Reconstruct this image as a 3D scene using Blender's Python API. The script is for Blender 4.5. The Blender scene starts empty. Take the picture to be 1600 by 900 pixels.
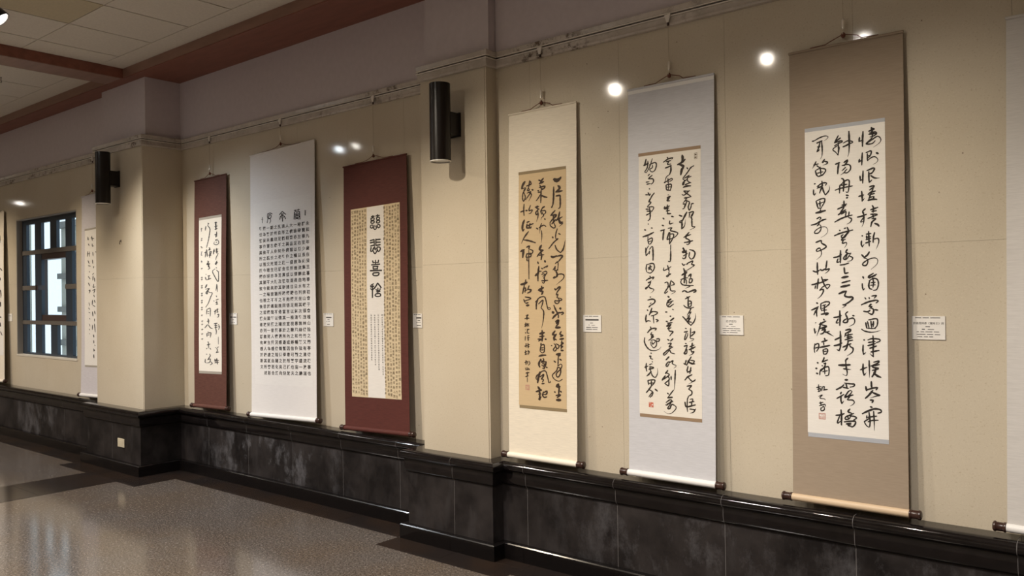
import bpy, math, random
from mathutils import Vector, Matrix

random.seed(7)
scene = bpy.context.scene
COL = scene.collection

# ------------------------------------------------------------------ camera
cam_d = bpy.data.cameras.new('camera')
cam_d.sensor_width = 36.0
cam_d.lens = 1281.29 / 1600.0 * 36.0
cam_d.clip_start = 0.05
cam = bpy.data.objects.new('camera', cam_d)
COL.objects.link(cam)
R_ = Vector((0.77038291, 0.63743965, -0.01344869))
U_ = Vector((0.01522409, 0.00269626, 0.99988047))
F_ = Vector((-0.63739972, 0.77049557, 0.00762729))
mw = Matrix((R_, U_, -F_)).transposed().to_4x4()
mw.translation = Vector((0.0, -3.91077, 1.55))
cam.matrix_world = mw
scene.camera = cam

# ------------------------------------------------------------------ sky, exposure
world = bpy.data.worlds.new('sky')
scene.world = world
world.use_nodes = True
bg = world.node_tree.nodes['Background']
bg.inputs[0].default_value = (0.80, 0.92, 1.0, 1)
bg.inputs[1].default_value = 1.6
vs = scene.view_settings
vs.view_transform = 'Standard'
vs.look = 'None'
vs.gamma = 1.0
vs.use_curve_mapping = False
vs.exposure = 0.0

# fill lights added out of view under the ceiling to raise the ambient light
def fill_light(x, y, power, colour=(1.0, 0.93, 0.88), size=0.5):
    d = bpy.data.lights.new('fill_light', 'AREA')
    d.shape = 'DISK'
    d.size = size
    d.energy = power
    d.spread = math.radians(132)
    d.color = colour
    o = bpy.data.objects.new('fill_light', d)
    o.location = (x, y, 3.60)
    COL.objects.link(o)

for x_ in (-14.0, -9.8, -6.2, -3.4, -0.6):
    fill_light(x_, -3.3, 96)

# track spotlights: lamp x, aim x, aim z, watts, colour, cone in degrees
WARM = (1.0, 0.84, 0.64)
NEUT = (1.0, 0.88, 0.72)
COOL = (0.86, 0.93, 1.0)
LAMPS = [(-15.6, -14.4, 1.3, 110, WARM, 60),
         (-11.4, -10.8, 1.1, 190, WARM, 62),
         (-8.85, -8.6, 1.1, 150, WARM, 60),
         (-7.51, -6.1, 1.15, 195, COOL, 66),
         (-7.21, -6.8, 1.15, 175, WARM, 64),
         (-5.45, -4.0, 1.0, 205, WARM, 60),
         (-3.63, -2.75, 1.15, 160, NEUT, 70),
         (-2.34, -1.5, 1.15, 98, NEUT, 64),
         (-1.67, -0.7, 1.15, 112, NEUT, 62),
         (-0.30, 0.7, 1.15, 130, NEUT, 60)]
LAMP_Y, LAMP_Z = -2.087, 3.243

# ------------------------------------------------------------------ materials
def new_mat(name):
    m = bpy.data.materials.new(name)
    m.use_nodes = True
    nt = m.node_tree
    return m, nt, nt.nodes['Principled BSDF']

def N(nt, typ, **kw):
    n = nt.nodes.new(typ)
    for k, v in kw.items():
        setattr(n, k, v)
    return n

def plain(name, col, rough=0.6, metal=0.0, spec=0.5, noise=0.0, scale=40.0, bump=0.0, coat=0.0, stretch=None):
    m, nt, b = new_mat(name)
    b.inputs['Base Color'].default_value = (*col, 1)
    b.inputs['Roughness'].default_value = rough
    b.inputs['Metallic'].default_value = metal
    b.inputs['Specular IOR Level'].default_value = spec
    b.inputs['Coat Weight'].default_value = coat
    b.inputs['Coat Roughness'].default_value = 0.08
    if noise or bump:
        tc = N(nt, 'ShaderNodeTexCoord')
        mp = N(nt, 'ShaderNodeMapping')
        mp.inputs['Scale'].default_value = stretch or (1, 1, 1)
        nt.links.new(tc.outputs['Object'], mp.inputs['Vector'])
        nz = N(nt, 'ShaderNodeTexNoise')
        nz.inputs['Scale'].default_value = scale
        nz.inputs['Detail'].default_value = 4
        nt.links.new(mp.outputs['Vector'], nz.inputs['Vector'])
        if noise:
            cr = N(nt, 'ShaderNodeValToRGB')
            cr.color_ramp.elements[0].position = 0.3
            cr.color_ramp.elements[1].position = 0.7
            cr.color_ramp.elements[0].color = (*[c * (1 - noise) for c in col], 1)
            cr.color_ramp.elements[1].color = (*[min(1, c * (1 + noise)) for c in col], 1)
            nt.links.new(nz.outputs['Fac'], cr.inputs['Fac'])
            nt.links.new(cr.outputs['Color'], b.inputs['Base Color'])
        if bump:
            bp = N(nt, 'ShaderNodeBump')
            bp.inputs['Strength'].default_value = bump
            bp.inputs['Distance'].default_value = 0.002
            nt.links.new(nz.outputs['Fac'], bp.inputs['Height'])
            nt.links.new(bp.outputs['Normal'], b.inputs['Normal'])
    return m

def mix_col(nt, fac, a, b_):
    mx = N(nt, 'ShaderNodeMix', data_type='RGBA')
    if hasattr(fac, 'links'):
        nt.links.new(fac, mx.inputs[0])
    else:
        mx.inputs[0].default_value = fac
    for s, v in ((6, a), (7, b_)):
        if hasattr(v, 'links'):
            nt.links.new(v, mx.inputs[s])
        else:
            mx.inputs[s].default_value = (*v, 1)
    return mx.outputs[2]

def ramp(nt, src, p0, p1, v0=0.0, v1=1.0):
    r = N(nt, 'ShaderNodeMapRange')
    r.inputs[1].default_value = p0
    r.inputs[2].default_value = p1
    r.inputs[3].default_value = v0
    r.inputs[4].default_value = v1
    nt.links.new(src, r.inputs[0])
    return r.outputs[0]

def noise(nt, vec, scale, detail=4, rough=0.55):
    n = N(nt, 'ShaderNodeTexNoise')
    n.inputs['Scale'].default_value = scale
    n.inputs['Detail'].default_value = detail
    n.inputs['Roughness'].default_value = rough
    nt.links.new(vec, n.inputs['Vector'])
    return n.outputs['Fac']

def geo_pos(nt, sc=(1, 1, 1)):
    g = N(nt, 'ShaderNodeNewGeometry')
    mp = N(nt, 'ShaderNodeMapping')
    mp.inputs['Scale'].default_value = sc
    nt.links.new(g.outputs['Position'], mp.inputs['Vector'])
    return mp.outputs['Vector']

def stone_material():
    m, nt, b = new_mat('beige_stone')
    p = geo_pos(nt)
    big = noise(nt, p, 1.3, 3)
    fine = noise(nt, p, 190, 2)
    c = mix_col(nt, ramp(nt, big, 0.35, 0.65), (0.55, 0.48, 0.365), (0.59, 0.525, 0.41))
    c = mix_col(nt, ramp(nt, fine, 0.55, 0.75, 0, 0.35), c, (0.70, 0.63, 0.50))
    fine2 = noise(nt, p, 120, 2)
    c = mix_col(nt, ramp(nt, fine2, 0.60, 0.72, 0, 0.35), c, (0.36, 0.27, 0.16))
    vo = N(nt, 'ShaderNodeTexVoronoi')
    vo.inputs['Scale'].default_value = 14
    nt.links.new(p, vo.inputs['Vector'])
    dm = N(nt, 'ShaderNodeMath', operation='MULTIPLY')
    nt.links.new(ramp(nt, vo.outputs['Distance'], 0.03, 0.06, 0.8, 0), dm.inputs[0])
    sx = N(nt, 'ShaderNodeSeparateColor')
    nt.links.new(vo.outputs['Color'], sx.inputs[0])
    nt.links.new(ramp(nt, sx.outputs[0], 0.68, 0.74), dm.inputs[1])
    dots = dm.outputs[0]
    c = mix_col(nt, dots, c, (0.13, 0.08, 0.045))
    nt.links.new(c, b.inputs['Base Color'])
    b.inputs['Roughness'].default_value = 0.55
    b.inputs['Specular IOR Level'].default_value = 0.3
    b.inputs['Coat Weight'].default_value = 0.55
    b.inputs['Coat Roughness'].default_value = 0.07
    return m

def dado_material():
    m, nt, b = new_mat('dark_slate')
    p = geo_pos(nt)
    pv = geo_pos(nt, (1, 1, 0.35))
    a = noise(nt, p, 3.2, 6, 0.62)
    s = noise(nt, pv, 7.5, 5, 0.6)
    c = mix_col(nt, ramp(nt, a, 0.38, 0.66), (0.0085, 0.007, 0.007), (0.034, 0.029, 0.028))
    c = mix_col(nt, ramp(nt, s, 0.56, 0.72, 0, 0.35), c, (0.060, 0.056, 0.057))
    # lime bloom: patches that sit on a few stretches of the wall
    g = N(nt, 'ShaderNodeNewGeometry')
    sep = N(nt, 'ShaderNodeSeparateXYZ')
    nt.links.new(g.outputs['Position'], sep.inputs[0])
    total = None
    for cx, half, amp in ((-5.75, 1.15, 1.0), (-9.7, 0.9, 0.6), (-2.0, 0.9, 0.45), (-0.9, 0.6, 0.5)):
        d1 = N(nt, 'ShaderNodeMath', operation='SUBTRACT')
        nt.links.new(sep.outputs[0], d1.inputs[0])
        d1.inputs[1].default_value = cx
        d2 = N(nt, 'ShaderNodeMath', operation='ABSOLUTE')
        nt.links.new(d1.outputs[0], d2.inputs[0])
        k = ramp(nt, d2.outputs[0], half * 0.3, half, amp, 0)
        if total is None:
            total = k
        else:
            mxx = N(nt, 'ShaderNodeMath', operation='MAXIMUM')
            nt.links.new(total, mxx.inputs[0])
            nt.links.new(k, mxx.inputs[1])
            total = mxx.outputs[0]
    blot = noise(nt, geo_pos(nt, (1, 1, 0.6)), 4.2, 8, 0.74)
    mk = N(nt, 'ShaderNodeMath', operation='MULTIPLY')
    nt.links.new(ramp(nt, blot, 0.50, 0.66), mk.inputs[0])
    nt.links.new(total, mk.inputs[1])
    c = mix_col(nt, mk.outputs[0], c, (0.145, 0.142, 0.150))
    nt.links.new(c, b.inputs['Base Color'])
    b.inputs['Roughness'].default_value = 0.42
    b.inputs['Specular IOR Level'].default_value = 0.25
    return m

def granite_material():
    m, nt, b = new_mat('speckled_granite')
    p = geo_pos(nt)
    f1 = noise(nt, p, 95, 3, 0.7)
    f2 = noise(nt, p, 55, 2, 0.6)
    pat = noise(nt, p, 1.4, 3)
    c = mix_col(nt, ramp(nt, pat, 0.4, 0.62), (0.165, 0.146, 0.131), (0.168, 0.132, 0.100))
    c = mix_col(nt, ramp(nt, f1, 0.40, 0.60), (0.060, 0.048, 0.040), c)
    c = mix_col(nt, ramp(nt, f2, 0.58, 0.70, 0, 0.6), c, (0.34, 0.30, 0.27))
    nt.links.new(c, b.inputs['Base Color'])
    b.inputs['Roughness'].default_value = 0.13
    b.inputs['Specular IOR Level'].default_value = 0.5
    return m

def dark_granite_material():
    m, nt, b = new_mat('dark_granite')
    p = geo_pos(nt)
    f1 = noise(nt, p, 80, 3, 0.7)
    pat = noise(nt, p, 2.2, 3)
    c = mix_col(nt, ramp(nt, pat, 0.4, 0.62), (0.018, 0.014, 0.013), (0.028, 0.018, 0.013))
    c = mix_col(nt, ramp(nt, f1, 0.55, 0.7, 0, 0.5), c, (0.045, 0.04, 0.037))
    nt.links.new(c, b.inputs['Base Color'])
    b.inputs['Specular IOR Level'].default_value = 0.3
    b.inputs['Roughness'].default_value = 0.16
    return m

def marble_material():
    m, nt, b = new_mat('grey_marble')
    p = geo_pos(nt)
    a = noise(nt, p, 5, 7, 0.7)
    v = noise(nt, p, 17, 7, 0.75)
    seg = noise(nt, p, 1.5, 1)
    c = mix_col(nt, ramp(nt, a, 0.4, 0.6), (0.47, 0.42, 0.365), (0.60, 0.545, 0.49))
    msk = N(nt, 'ShaderNodeMath', operation='MULTIPLY')
    nt.links.new(ramp(nt, v, 0.50, 0.60), msk.inputs[0])
    nt.links.new(ramp(nt, seg, 0.47, 0.58), msk.inputs[1])
    c = mix_col(nt, msk.outputs[0], c, (0.13, 0.095, 0.07))
    nt.links.new(c, b.inputs['Base Color'])
    b.inputs['Roughness'].default_value = 0.22
    return m

def silk(name, c, var=0.06):
    m, nt, b = new_mat(name)
    tc = N(nt, 'ShaderNodeTexCoord')
    mp = N(nt, 'ShaderNodeMapping')
    mp.inputs['Scale'].default_value = (0.25, 1, 4)
    nt.links.new(tc.outputs['Object'], mp.inputs['Vector'])
    w = noise(nt, mp.outputs['Vector'], 60, 4, 0.65)
    col = mix_col(nt, ramp(nt, w, 0.35, 0.65), [x * (1 - var) for x in c], [min(1, x * (1 + var)) for x in c])
    nt.links.new(col, b.inputs['Base Color'])
    b.inputs['Roughness'].default_value = 0.7
    b.inputs['Specular IOR Level'].default_value = 0.25
    lo = noise(nt, tc.outputs['Object'], 3.0, 2)
    bp = N(nt, 'ShaderNodeBump')
    bp.inputs['Strength'].default_value = 0.35
    bp.inputs['Distance'].default_value = 0.012
    nt.links.new(lo, bp.inputs['Height'])
    nt.links.new(bp.outputs['Normal'], b.inputs['Normal'])
    return m

def emit(name, col, strength):
    m, nt, b = new_mat(name)
    b.inputs['Base Color'].default_value = (0.8, 0.8, 0.8, 1)
    b.inputs['Emission Color'].default_value = (*col, 1)
    b.inputs['Emission Strength'].default_value = strength
    return m

def glass_material():
    m, nt, b = new_mat('window_glass')
    nt.nodes.remove(b)
    out = nt.nodes['Material Output']
    tr = N(nt, 'ShaderNodeBsdfTransparent')
    tr.inputs[0].default_value = (0.93, 0.97, 0.98, 1)
    gl = N(nt, 'ShaderNodeBsdfGlossy')
    gl.inputs['Roughness'].default_value = 0.03
    mx = N(nt, 'ShaderNodeMixShader')
    mx.inputs[0].default_value = 0.10
    nt.links.new(tr.outputs[0], mx.inputs[1])
    nt.links.new(gl.outputs[0], mx.inputs[2])
    nt.links.new(mx.outputs[0], out.inputs[0])
    return m

def tile_material(name, col):
    m = plain(name, col, 0.85, noise=0.05, scale=60, bump=0.25)
    return m

M = dict(
    stone=stone_material(), dado=dado_material(), granite=granite_material(), dgranite=dark_granite_material(),
    marble=marble_material(),
    ledge=plain('black_marble', (0.0075, 0.006, 0.006), 0.07, spec=0.45, noise=0.4, scale=14),
    base=plain('black_base', (0.006, 0.005, 0.005), 0.16, spec=0.45),
    rail=plain('rail_metal', (0.78, 0.73, 0.65), 0.35),
    groove=plain('rail_groove', (0.05, 0.035, 0.03), 0.6),
    paint=plain('grey_paint', (0.60, 0.545, 0.570), 0.75, noise=0.03, scale=25),
    core=plain('mortar', (0.45, 0.38, 0.27), 0.9),
    brown=plain('brown_wood', (0.235, 0.085, 0.055), 0.5, noise=0.15, scale=18, stretch=(0.2, 1, 1)),
    tile=tile_material('ceiling_tile', (0.70, 0.65, 0.565)),
    tile_old=tile_material('stained_tile', (0.56, 0.49, 0.34)),
    plate=plain('ceiling_plaster', (0.78, 0.735, 0.645), 0.85, noise=0.03),
    black=plain('black_enamel', (0.009, 0.0055, 0.0045), 0.30, spec=0.4),
    white=plain('white_enamel', (0.75, 0.73, 0.68), 0.5),
    steel=plain('steel', (0.75, 0.73, 0.68), 0.2, metal=1.0),
    pin=plain('bright_pin', (0.88, 0.84, 0.76), 0.2, metal=0.35),
    clear=plain('clear_plastic', (0.80, 0.76, 0.70), 0.2),
    wire=plain('nylon_wire', (0.40, 0.32, 0.22), 0.4),
    cord=plain('brown_cord', (0.14, 0.045, 0.025), 0.8),
    ink=plain('ink', (0.020, 0.014, 0.011), 0.75),
    ink_brown=plain('brown_black_ink', (0.042, 0.022, 0.011), 0.75),
    ink_soft=plain('soft_black_ink', (0.032, 0.022, 0.015), 0.75),
    grout=plain('grout', (0.16, 0.15, 0.145), 0.8),
    brown_lit=plain('lit_brown_wood', (0.27, 0.150, 0.110), 0.4, noise=0.12, scale=18, stretch=(0.2, 1, 1)),  # lighter brown wood: light on soffit face and beam underside put into colour
    slab=plain('ceiling_void', (0.10, 0.09, 0.075), 0.9),
    ink_grey=plain('grey_ink', (0.060, 0.055, 0.052), 0.8),
    ink_gold=plain('brown_ink', (0.15, 0.108, 0.060), 0.8),
    red=plain('seal_red', (0.60, 0.13, 0.07), 0.8),
    red_pale=plain('pale_seal_red', (0.55, 0.27, 0.22), 0.8),
    knob=plain('dark_wood', (0.040, 0.017, 0.012), 0.3, spec=0.5),
    card=plain('white_card', (0.80, 0.78, 0.74), 0.7),
    cream_plate=plain('cream_plastic', (0.62, 0.55, 0.40), 0.4),
    grille=plain('blue_black_steel', (0.035, 0.050, 0.072), 0.42, metal=0.2),
    grille_h=plain('grey_brown_steel', (0.13, 0.115, 0.10), 0.45),
    casement=plain('brown_aluminium', (0.055, 0.035, 0.032), 0.4),
    reveal=plain('grey_plaster', (0.36, 0.33, 0.29), 0.8),
    sill=plain('pale_sill', (0.62, 0.57, 0.48), 0.5),
    glass=glass_material(),
    facade=plain('facade', (0.34, 0.33, 0.29), 0.8, noise=0.05),
    facade_d=plain('facade_ledge', (0.16, 0.155, 0.145), 0.8),
    lens=emit('lamp_lens', (1.0, 0.95, 0.86), 60.0),
    lens_cool=emit('lamp_lens_cool', (0.85, 0.93, 1.0), 60.0),
)

# ------------------------------------------------------------------ helpers
def link(name, verts, faces, mat, parent=None, smooth=False):
    me = bpy.data.meshes.new(name)
    me.from_pydata([tuple(v) for v in verts], [], faces)
    me.update()
    if mat:
        me.materials.append(mat)
    if smooth:
        for p in me.polygons:
            p.use_smooth = True
    o = bpy.data.objects.new(name, me)
    COL.objects.link(o)
    if parent:
        o.parent = parent
    return o

def empty(name, loc=(0, 0, 0), rot=None):
    o = bpy.data.objects.new(name, None)
    o.empty_display_size = 0.1
    o.location = loc
    if rot:
        o.rotation_euler = rot
    COL.objects.link(o)
    return o

def tag(o, label=None, cat=None, group=None, kind=None):
    if label: o['label'] = label
    if cat: o['category'] = cat
    if group: o['group'] = group
    if kind: o['kind'] = kind
    return o

class MB:
    """collects shapes for one mesh"""
    def __init__(self):
        self.v, self.f, self.s = [], [], []
    def box(self, x0, x1, y0, y1, z0, z1):
        n = len(self.v)
        self.v += [(x0, y0, z0), (x1, y0, z0), (x1, y1, z0), (x0, y1, z0), (x0, y0, z1), (x1, y0, z1), (x1, y1, z1), (x0, y1, z1)]
        self.f += [tuple(n + i for i in q) for q in ((3, 2, 1, 0), (4, 5, 6, 7), (0, 1, 5, 4), (1, 2, 6, 5), (2, 3, 7, 6), (3, 0, 4, 7))]
        return self
    def lathe(self, prof, a, b, seg=24, cap=True):
        """prof: (t along a->b in metres, radius)"""
        a, b = Vector(a), Vector(b)
        d = (b - a).normalized()
        u = d.orthogonal().normalized()
        w = d.cross(u)
        n = len(self.v)
        for t, r in prof:
            for i in range(seg):
                th = 2 * math.pi * i / seg
                self.v.append(tuple(a + d * t + (u * math.cos(th) + w * math.sin(th)) * r))
        for j in range(len(prof) - 1):
            for i in range(seg):
                i2 = (i + 1) % seg
                self.f.append((n + j * seg + i, n + j * seg + i2, n + (j + 1) * seg + i2, n + (j + 1) * seg + i))
        if cap:
            self.f.append(tuple(n + i for i in reversed(range(seg))))
            m = n + (len(prof) - 1) * seg
            self.f.append(tuple(m + i for i in range(seg)))
        return self
    def tube(self, pts, r, seg=6):
        pts = [Vector(p) for p in pts]
        n = len(self.v)
        for k, p in enumerate(pts):
            d = (pts[min(k + 1, len(pts) - 1)] - pts[max(k - 1, 0)]).normalized()
            u = d.cross(Vector((0, 1, 0)))
            u = u.normalized() if u.length > 1e-4 else d.orthogonal().normalized()
            w = d.cross(u)
            for i in range(seg):
                th = 2 * math.pi * i / seg
                self.v.append(tuple(p + (u * math.cos(th) + w * math.sin(th)) * r))
        for j in range(len(pts) - 1):
            for i in range(seg):
                i2 = (i + 1) % seg
                self.f.append((n + j * seg + i, n + j * seg + i2, n + (j + 1) * seg + i2, n + (j + 1) * seg + i))
        self.f.append(tuple(n + i for i in reversed(range(seg))))
        m = n + (len(pts) - 1) * seg
        self.f.append(tuple(m + i for i in range(seg)))
        return self
    def build(self, name, mat, parent=None, smooth=False):
        o = link(name, self.v, self.f, mat, parent, smooth)
        if smooth:
            me = o.data
            me.set_sharp_from_angle(angle=math.radians(40))
        return o

def box(name, x0, x1, y0, y1, z0, z1, mat, parent=None, bevel=0.0):
    if bevel <= 0:
        return MB().box(x0, x1, y0, y1, z0, z1).build(name, mat, parent)
    o = MB().box(x0, x1, y0, y1, z0, z1).build(name, mat, parent)
    md = o.modifiers.new('bevel', 'BEVEL')
    md.width = bevel
    md.segments = 2
    return o

# ------------------------------------------------------------------ the wall line (plan view, left to right)
YB, YM, YR = -0.2395, 0.0, -0.118          # faces of the three bays
PL0, PL1, PLY = -8.117, -7.183, -0.3766    # left pier
PR0, PR1, PRY = -3.808, -3.243, -0.2095    # right pier
XA, XZ = -18.0, 3.2
PATH = [(XA, YB), (PL0, YB), (PL0, PLY), (PL1, PLY), (PL1, YM), (PR0, YM), (PR0, PRY), (PR1, PRY), (PR1, YR), (XZ, YR)]
ZL, ZM, ZMT, ZS, ZC = 0.567, 2.9225, 3.022, 3.552, 3.637

def seg_dir(i):
    (x0, y0), (x1, y1) = PATH[i], PATH[i + 1]
    L = math.hypot(x1 - x0, y1 - y0)
    return (x1 - x0) / L, (y1 - y0) / L, L

def corner(i):
    """outward offset vector at path vertex i (mitred)"""
    ns = []
    if i > 0:
        t = seg_dir(i - 1); ns.append((t[1], -t[0]))
    if i < len(PATH) - 1:
        t = seg_dir(i); ns.append((t[1], -t[0]))
    if len(ns) == 1:
        return ns[0]
    (a, b), (c, d) = ns
    k = 1 + a * c + b * d
    return ((a + c) / k, (b + d) / k)

def sweep(name, run, s0, s1, prof, mat, parent, smooth=False, at_ends=(True, True)):
    """piece of a moulding on run: from distance s0 to s1, profile (outward d, z) closed polygon"""
    tx, ty, L = seg_dir(run)
    n = (ty, -tx)
    (x0, y0) = PATH[run]
    v = []
    for s in (s0, s1):
        m = n
        if s <= 1e-6:
            m = corner(run)
        elif s >= L - 1e-6:
            m = corner(run + 1)
        for d, z in prof:
            v.append((x0 + tx * s + m[0] * d, y0 + ty * s + m[1] * d, z))
    k = len(prof)
    f = [(i, (i + 1) % k, k + (i + 1) % k, k + i) for i in range(k)]
    f += [tuple(reversed(range(k))), tuple(range(k, 2 * k))]
    o = link(name, v, f, mat, parent, smooth)
    if smooth:
        o.data.set_sharp_from_angle(angle=math.radians(35))
    return o

def stations(run, xs, gap=0.0012):
    """split a run at joint positions (x values)"""
    tx, ty, L = seg_dir(run)
    x0 = PATH[run][0]
    cuts = sorted(x - x0 for x in xs if 0.06 < x - x0 < L - 0.06) if tx > 0.5 else []
    pts = [0.0] + cuts + [L]
    out = []
    for a, b in zip(pts[:-1], pts[1:]):
        out.append((a + (gap if a > 0 else 0), b - (gap if b < L else 0)))
    return out

JM = [-4.19 - 0.612 * i for i in range(5)]
JR = [-2.98 + 0.612 * i for i in range(11)]
JB = [-8.42 - 0.612 * i for i in range(16)]
JPR = [-3.478]
JPL = []
RUN_J = {0: JB, 2: [-7.65], 4: JM, 6: JPR, 8: JR}
RUN_JT = {0: JB, 2: JPL, 4: JM, 6: [], 8: JR}      # upper stone tiles
WIN = (-10.505, -8.885, 0.92, 2.49)

# --- floor
floor = MB().box(XA - 0.2, XZ + 0.2, -7.2, 0.3, -0.12, 0.0).build('floor', M['granite'])
tag(floor, kind='structure')
def floor_strip(x0, x1, y0, y1, along='x', n=None):
    L = (x1 - x0) if along == 'x' else (y1 - y0)
    n = n or max(1, round(L / 0.612))
    for i in range(n):
        a, b = i / n, (i + 1) / n
        g = 0.0015
        if along == 'x':
            MB().box(x0 + L * a + g, x0 + L * b - g, y0 + g, y1 - g, -0.02, 0.0012).build('border_tile', M['dgranite'], floor)
        else:
            MB().box(x0 + g, x1 - g, y0 + L * a + g, y0 + L * b - g, -0.02, 0.0012).build('border_tile', M['dgranite'], floor)
floor_strip(-14.2, -8.24, -0.555, -0.34)
floor_strip(-8.24, -6.75, -0.685, -0.49)
floor_strip(-7.08, -6.75, -0.49, -0.327, n=1)
floor_strip(-7.67, -7.07, -3.7, -0.685, along='y')
floor_strip(-7.08, -3.945, -0.327, -0.11)
floor_strip(-3.945, -2.92, -0.515, -0.32)
floor_strip(-3.14, -2.92, -0.32, -0.22, n=1)
floor_strip(-2.92, 0.2, -0.43, -0.22)

# --- bays and piers: backing, stone tiles, dado panels
GAP = 0.0012
def rect_minus(x0, x1, z0, z1, w):
    wx0, wx1, wz0, wz1 = w
    if x1 <= wx0 or x0 >= wx1 or z1 <= wz0 or z0 >= wz1:
        return [(x0, x1, z0, z1)]
    out = []
    if x0 < wx0: out.append((x0, wx0, z0, z1))
    if x1 > wx1: out.append((wx1, x1, z0, z1))
    a, b = max(x0, wx0), min(x1, wx1)
    if z0 < wz0: out.append((a, b, z0, wz0))
    if z1 > wz1: out.append((a, b, wz1, z1))
    return out

wl = MB()
for r in rect_minus(XA, PL0, 0.0, ZC, WIN):
    wl.box(r[0], r[1], YB + 0.02, YB + 0.11, r[2], r[3])
wall_left = tag(wl.build('wall_left', M['core']), kind='structure')
wall_back = tag(box('wall_back', PL1, PR0, YM + 0.02, YM + 0.24, 0, ZC, M['core']), kind='structure')
wall_right = tag(box('wall_right', PR1, XZ, YR + 0.02, YR + 0.34, 0, ZC, M['core']), kind='structure')
pier_l = tag(box('wall_pier_left', PL0 + 0.02, PL1 - 0.02, PLY + 0.02, 0.2, 0, ZM + 0.05, M['core']), kind='structure')
pier_r = tag(box('wall_pier_right', PR0 + 0.02, PR1 - 0.02, PRY + 0.02, 0.2, 0, ZM + 0.05, M['core']), kind='structure')
OWNER = {0: wall_left, 1: pier_l, 2: pier_l, 3: pier_l, 4: wall_back, 5: pier_r, 6: pier_r, 7: pier_r, 8: wall_right}

ZMID = 1.744
for run in range(9):
    own = OWNER[run]
    xs0 = PATH[run][0]
    for a, b in stations(run, RUN_JT.get(run, []), 0.0005):
        for z0, z1 in ((ZL - 0.05, ZMID - 0.0004), (ZMID + 0.0004, ZM + 0.03)):
            if run == 0:
                for (p, q_, r, s) in rect_minus(xs0 + a, xs0 + b, z0, z1, WIN):
                    MB().box(p, q_, YB, YB + 0.02, r, s).build('stone_tile', M['stone'], own)
            else:
                sweep('stone_tile', run, a, b, [(-0.02, z0), (0, z0), (0, z1), (-0.02, z1)], M['stone'], own)
    for a, b in stations(run, RUN_J.get(run, []), 0.0013):
        if a > 0:
            sweep('grout_line', run, a - 0.0027, a + 0.0005, [(-0.02, 0.0), (0.0745, 0.0), (0.0745, 0.44), (-0.02, 0.44)], M['grout'], own)
        sweep('dado_panel', run, a, b, [(-0.02, 0.0), (0.075, 0.0), (0.075, 0.44), (-0.02, 0.44)], M['dado'], own)

# raised bead that closes the corner of each pier
for own, x, y in ((pier_r, PR1, PRY), (pier_l, PL1, PLY)):
    MB().box(x - 0.026, x - 0.012, y - 0.003, y + 0.01, ZL, ZM).build('corner_bead', M['stone'], own)

# upper painted wall
def upper(name_, own, x0, x1, y, yb):
    box('painted_wall', x0, x1, y, yb, ZMT - 0.06, ZC - 0.002, M['paint'], own)
upper('w', wall_left, XA, PL0 + 0.037, YB + 0.005, YB + 0.02)
upper('w', wall_back, PL1 - 0.037, PR0 + 0.02, YM + 0.005, YM + 0.02)
upper('w', wall_right, PR1 - 0.005, XZ, YR + 0.005, YR + 0.02)
upper('p', pier_l, PL0 + 0.037, PL1 - 0.037, PLY + 0.05, 0.15)
upper('p', pier_r, PR0 + 0.018, PR1 - 0.008, PRY + 0.036, 0.15)

# --- ledge (black bullnose), baseboard, picture-rail moulding: trims and baseboards with their pieces
ledge_prof = [(-0.02, ZL)] + [(0.078, ZL - 0.001)]
for i in range(9):
    th = math.pi / 2 - math.pi * i / 8 * 0.95
    ledge_prof.append((0.088 + 0.030 * math.cos(th), ZL - 0.031 + 0.030 * math.sin(th)))
ledge_prof += [(0.094, 0.492), (0.094, 0.480)]
for i in range(6):
    th = math.pi / 2 * i / 5
    ledge_prof.append((0.080 + 0.014 * math.cos(th) , 0.480 - 0.052 * math.sin(th)))
ledge_prof += [(-0.02, 0.428)]
base_prof = [(0.02, 0.0), (0.117, 0.0), (0.117, 0.088), (0.112, 0.094), (0.02, 0.094)]
mould = [('moulding_lip', [(-0.01, ZM - 0.002), (0.020, ZM), (0.022, ZM + 0.012), (-0.01, ZM + 0.012)], 'marble', True),
         ('marble_strip', [(-0.01, ZM + 0.012), (0.014, ZM + 0.012), (0.014, ZM + 0.046), (-0.01, ZM + 0.046)], 'marble', True),
         ('rail_groove', [(-0.01, ZM + 0.046), (0.010, ZM + 0.046), (0.010, ZM + 0.070), (-0.01, ZM + 0.070)], 'groove', False),
         ('picture_rail', [(0.0, ZM + 0.047), (0.020, ZM + 0.047), (0.020, ZM + 0.053), (0.0, ZM + 0.053)], 'rail', False),
         ('picture_rail', [(0.0, ZM + 0.062), (0.020, ZM + 0.062), (0.020, ZM + 0.068), (0.0, ZM + 0.068)], 'rail', False),
         ('marble_strip', [(-0.01, ZM + 0.070), (0.018, ZM + 0.070), (0.020, ZMT - 0.004), (0.014, ZMT), (-0.01, ZMT)], 'marble', True)]
GRP = [('left', [0]), ('left_pier', [1, 2, 3]), ('back', [4]), ('right_pier', [5, 6, 7]), ('right', [8])]
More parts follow.
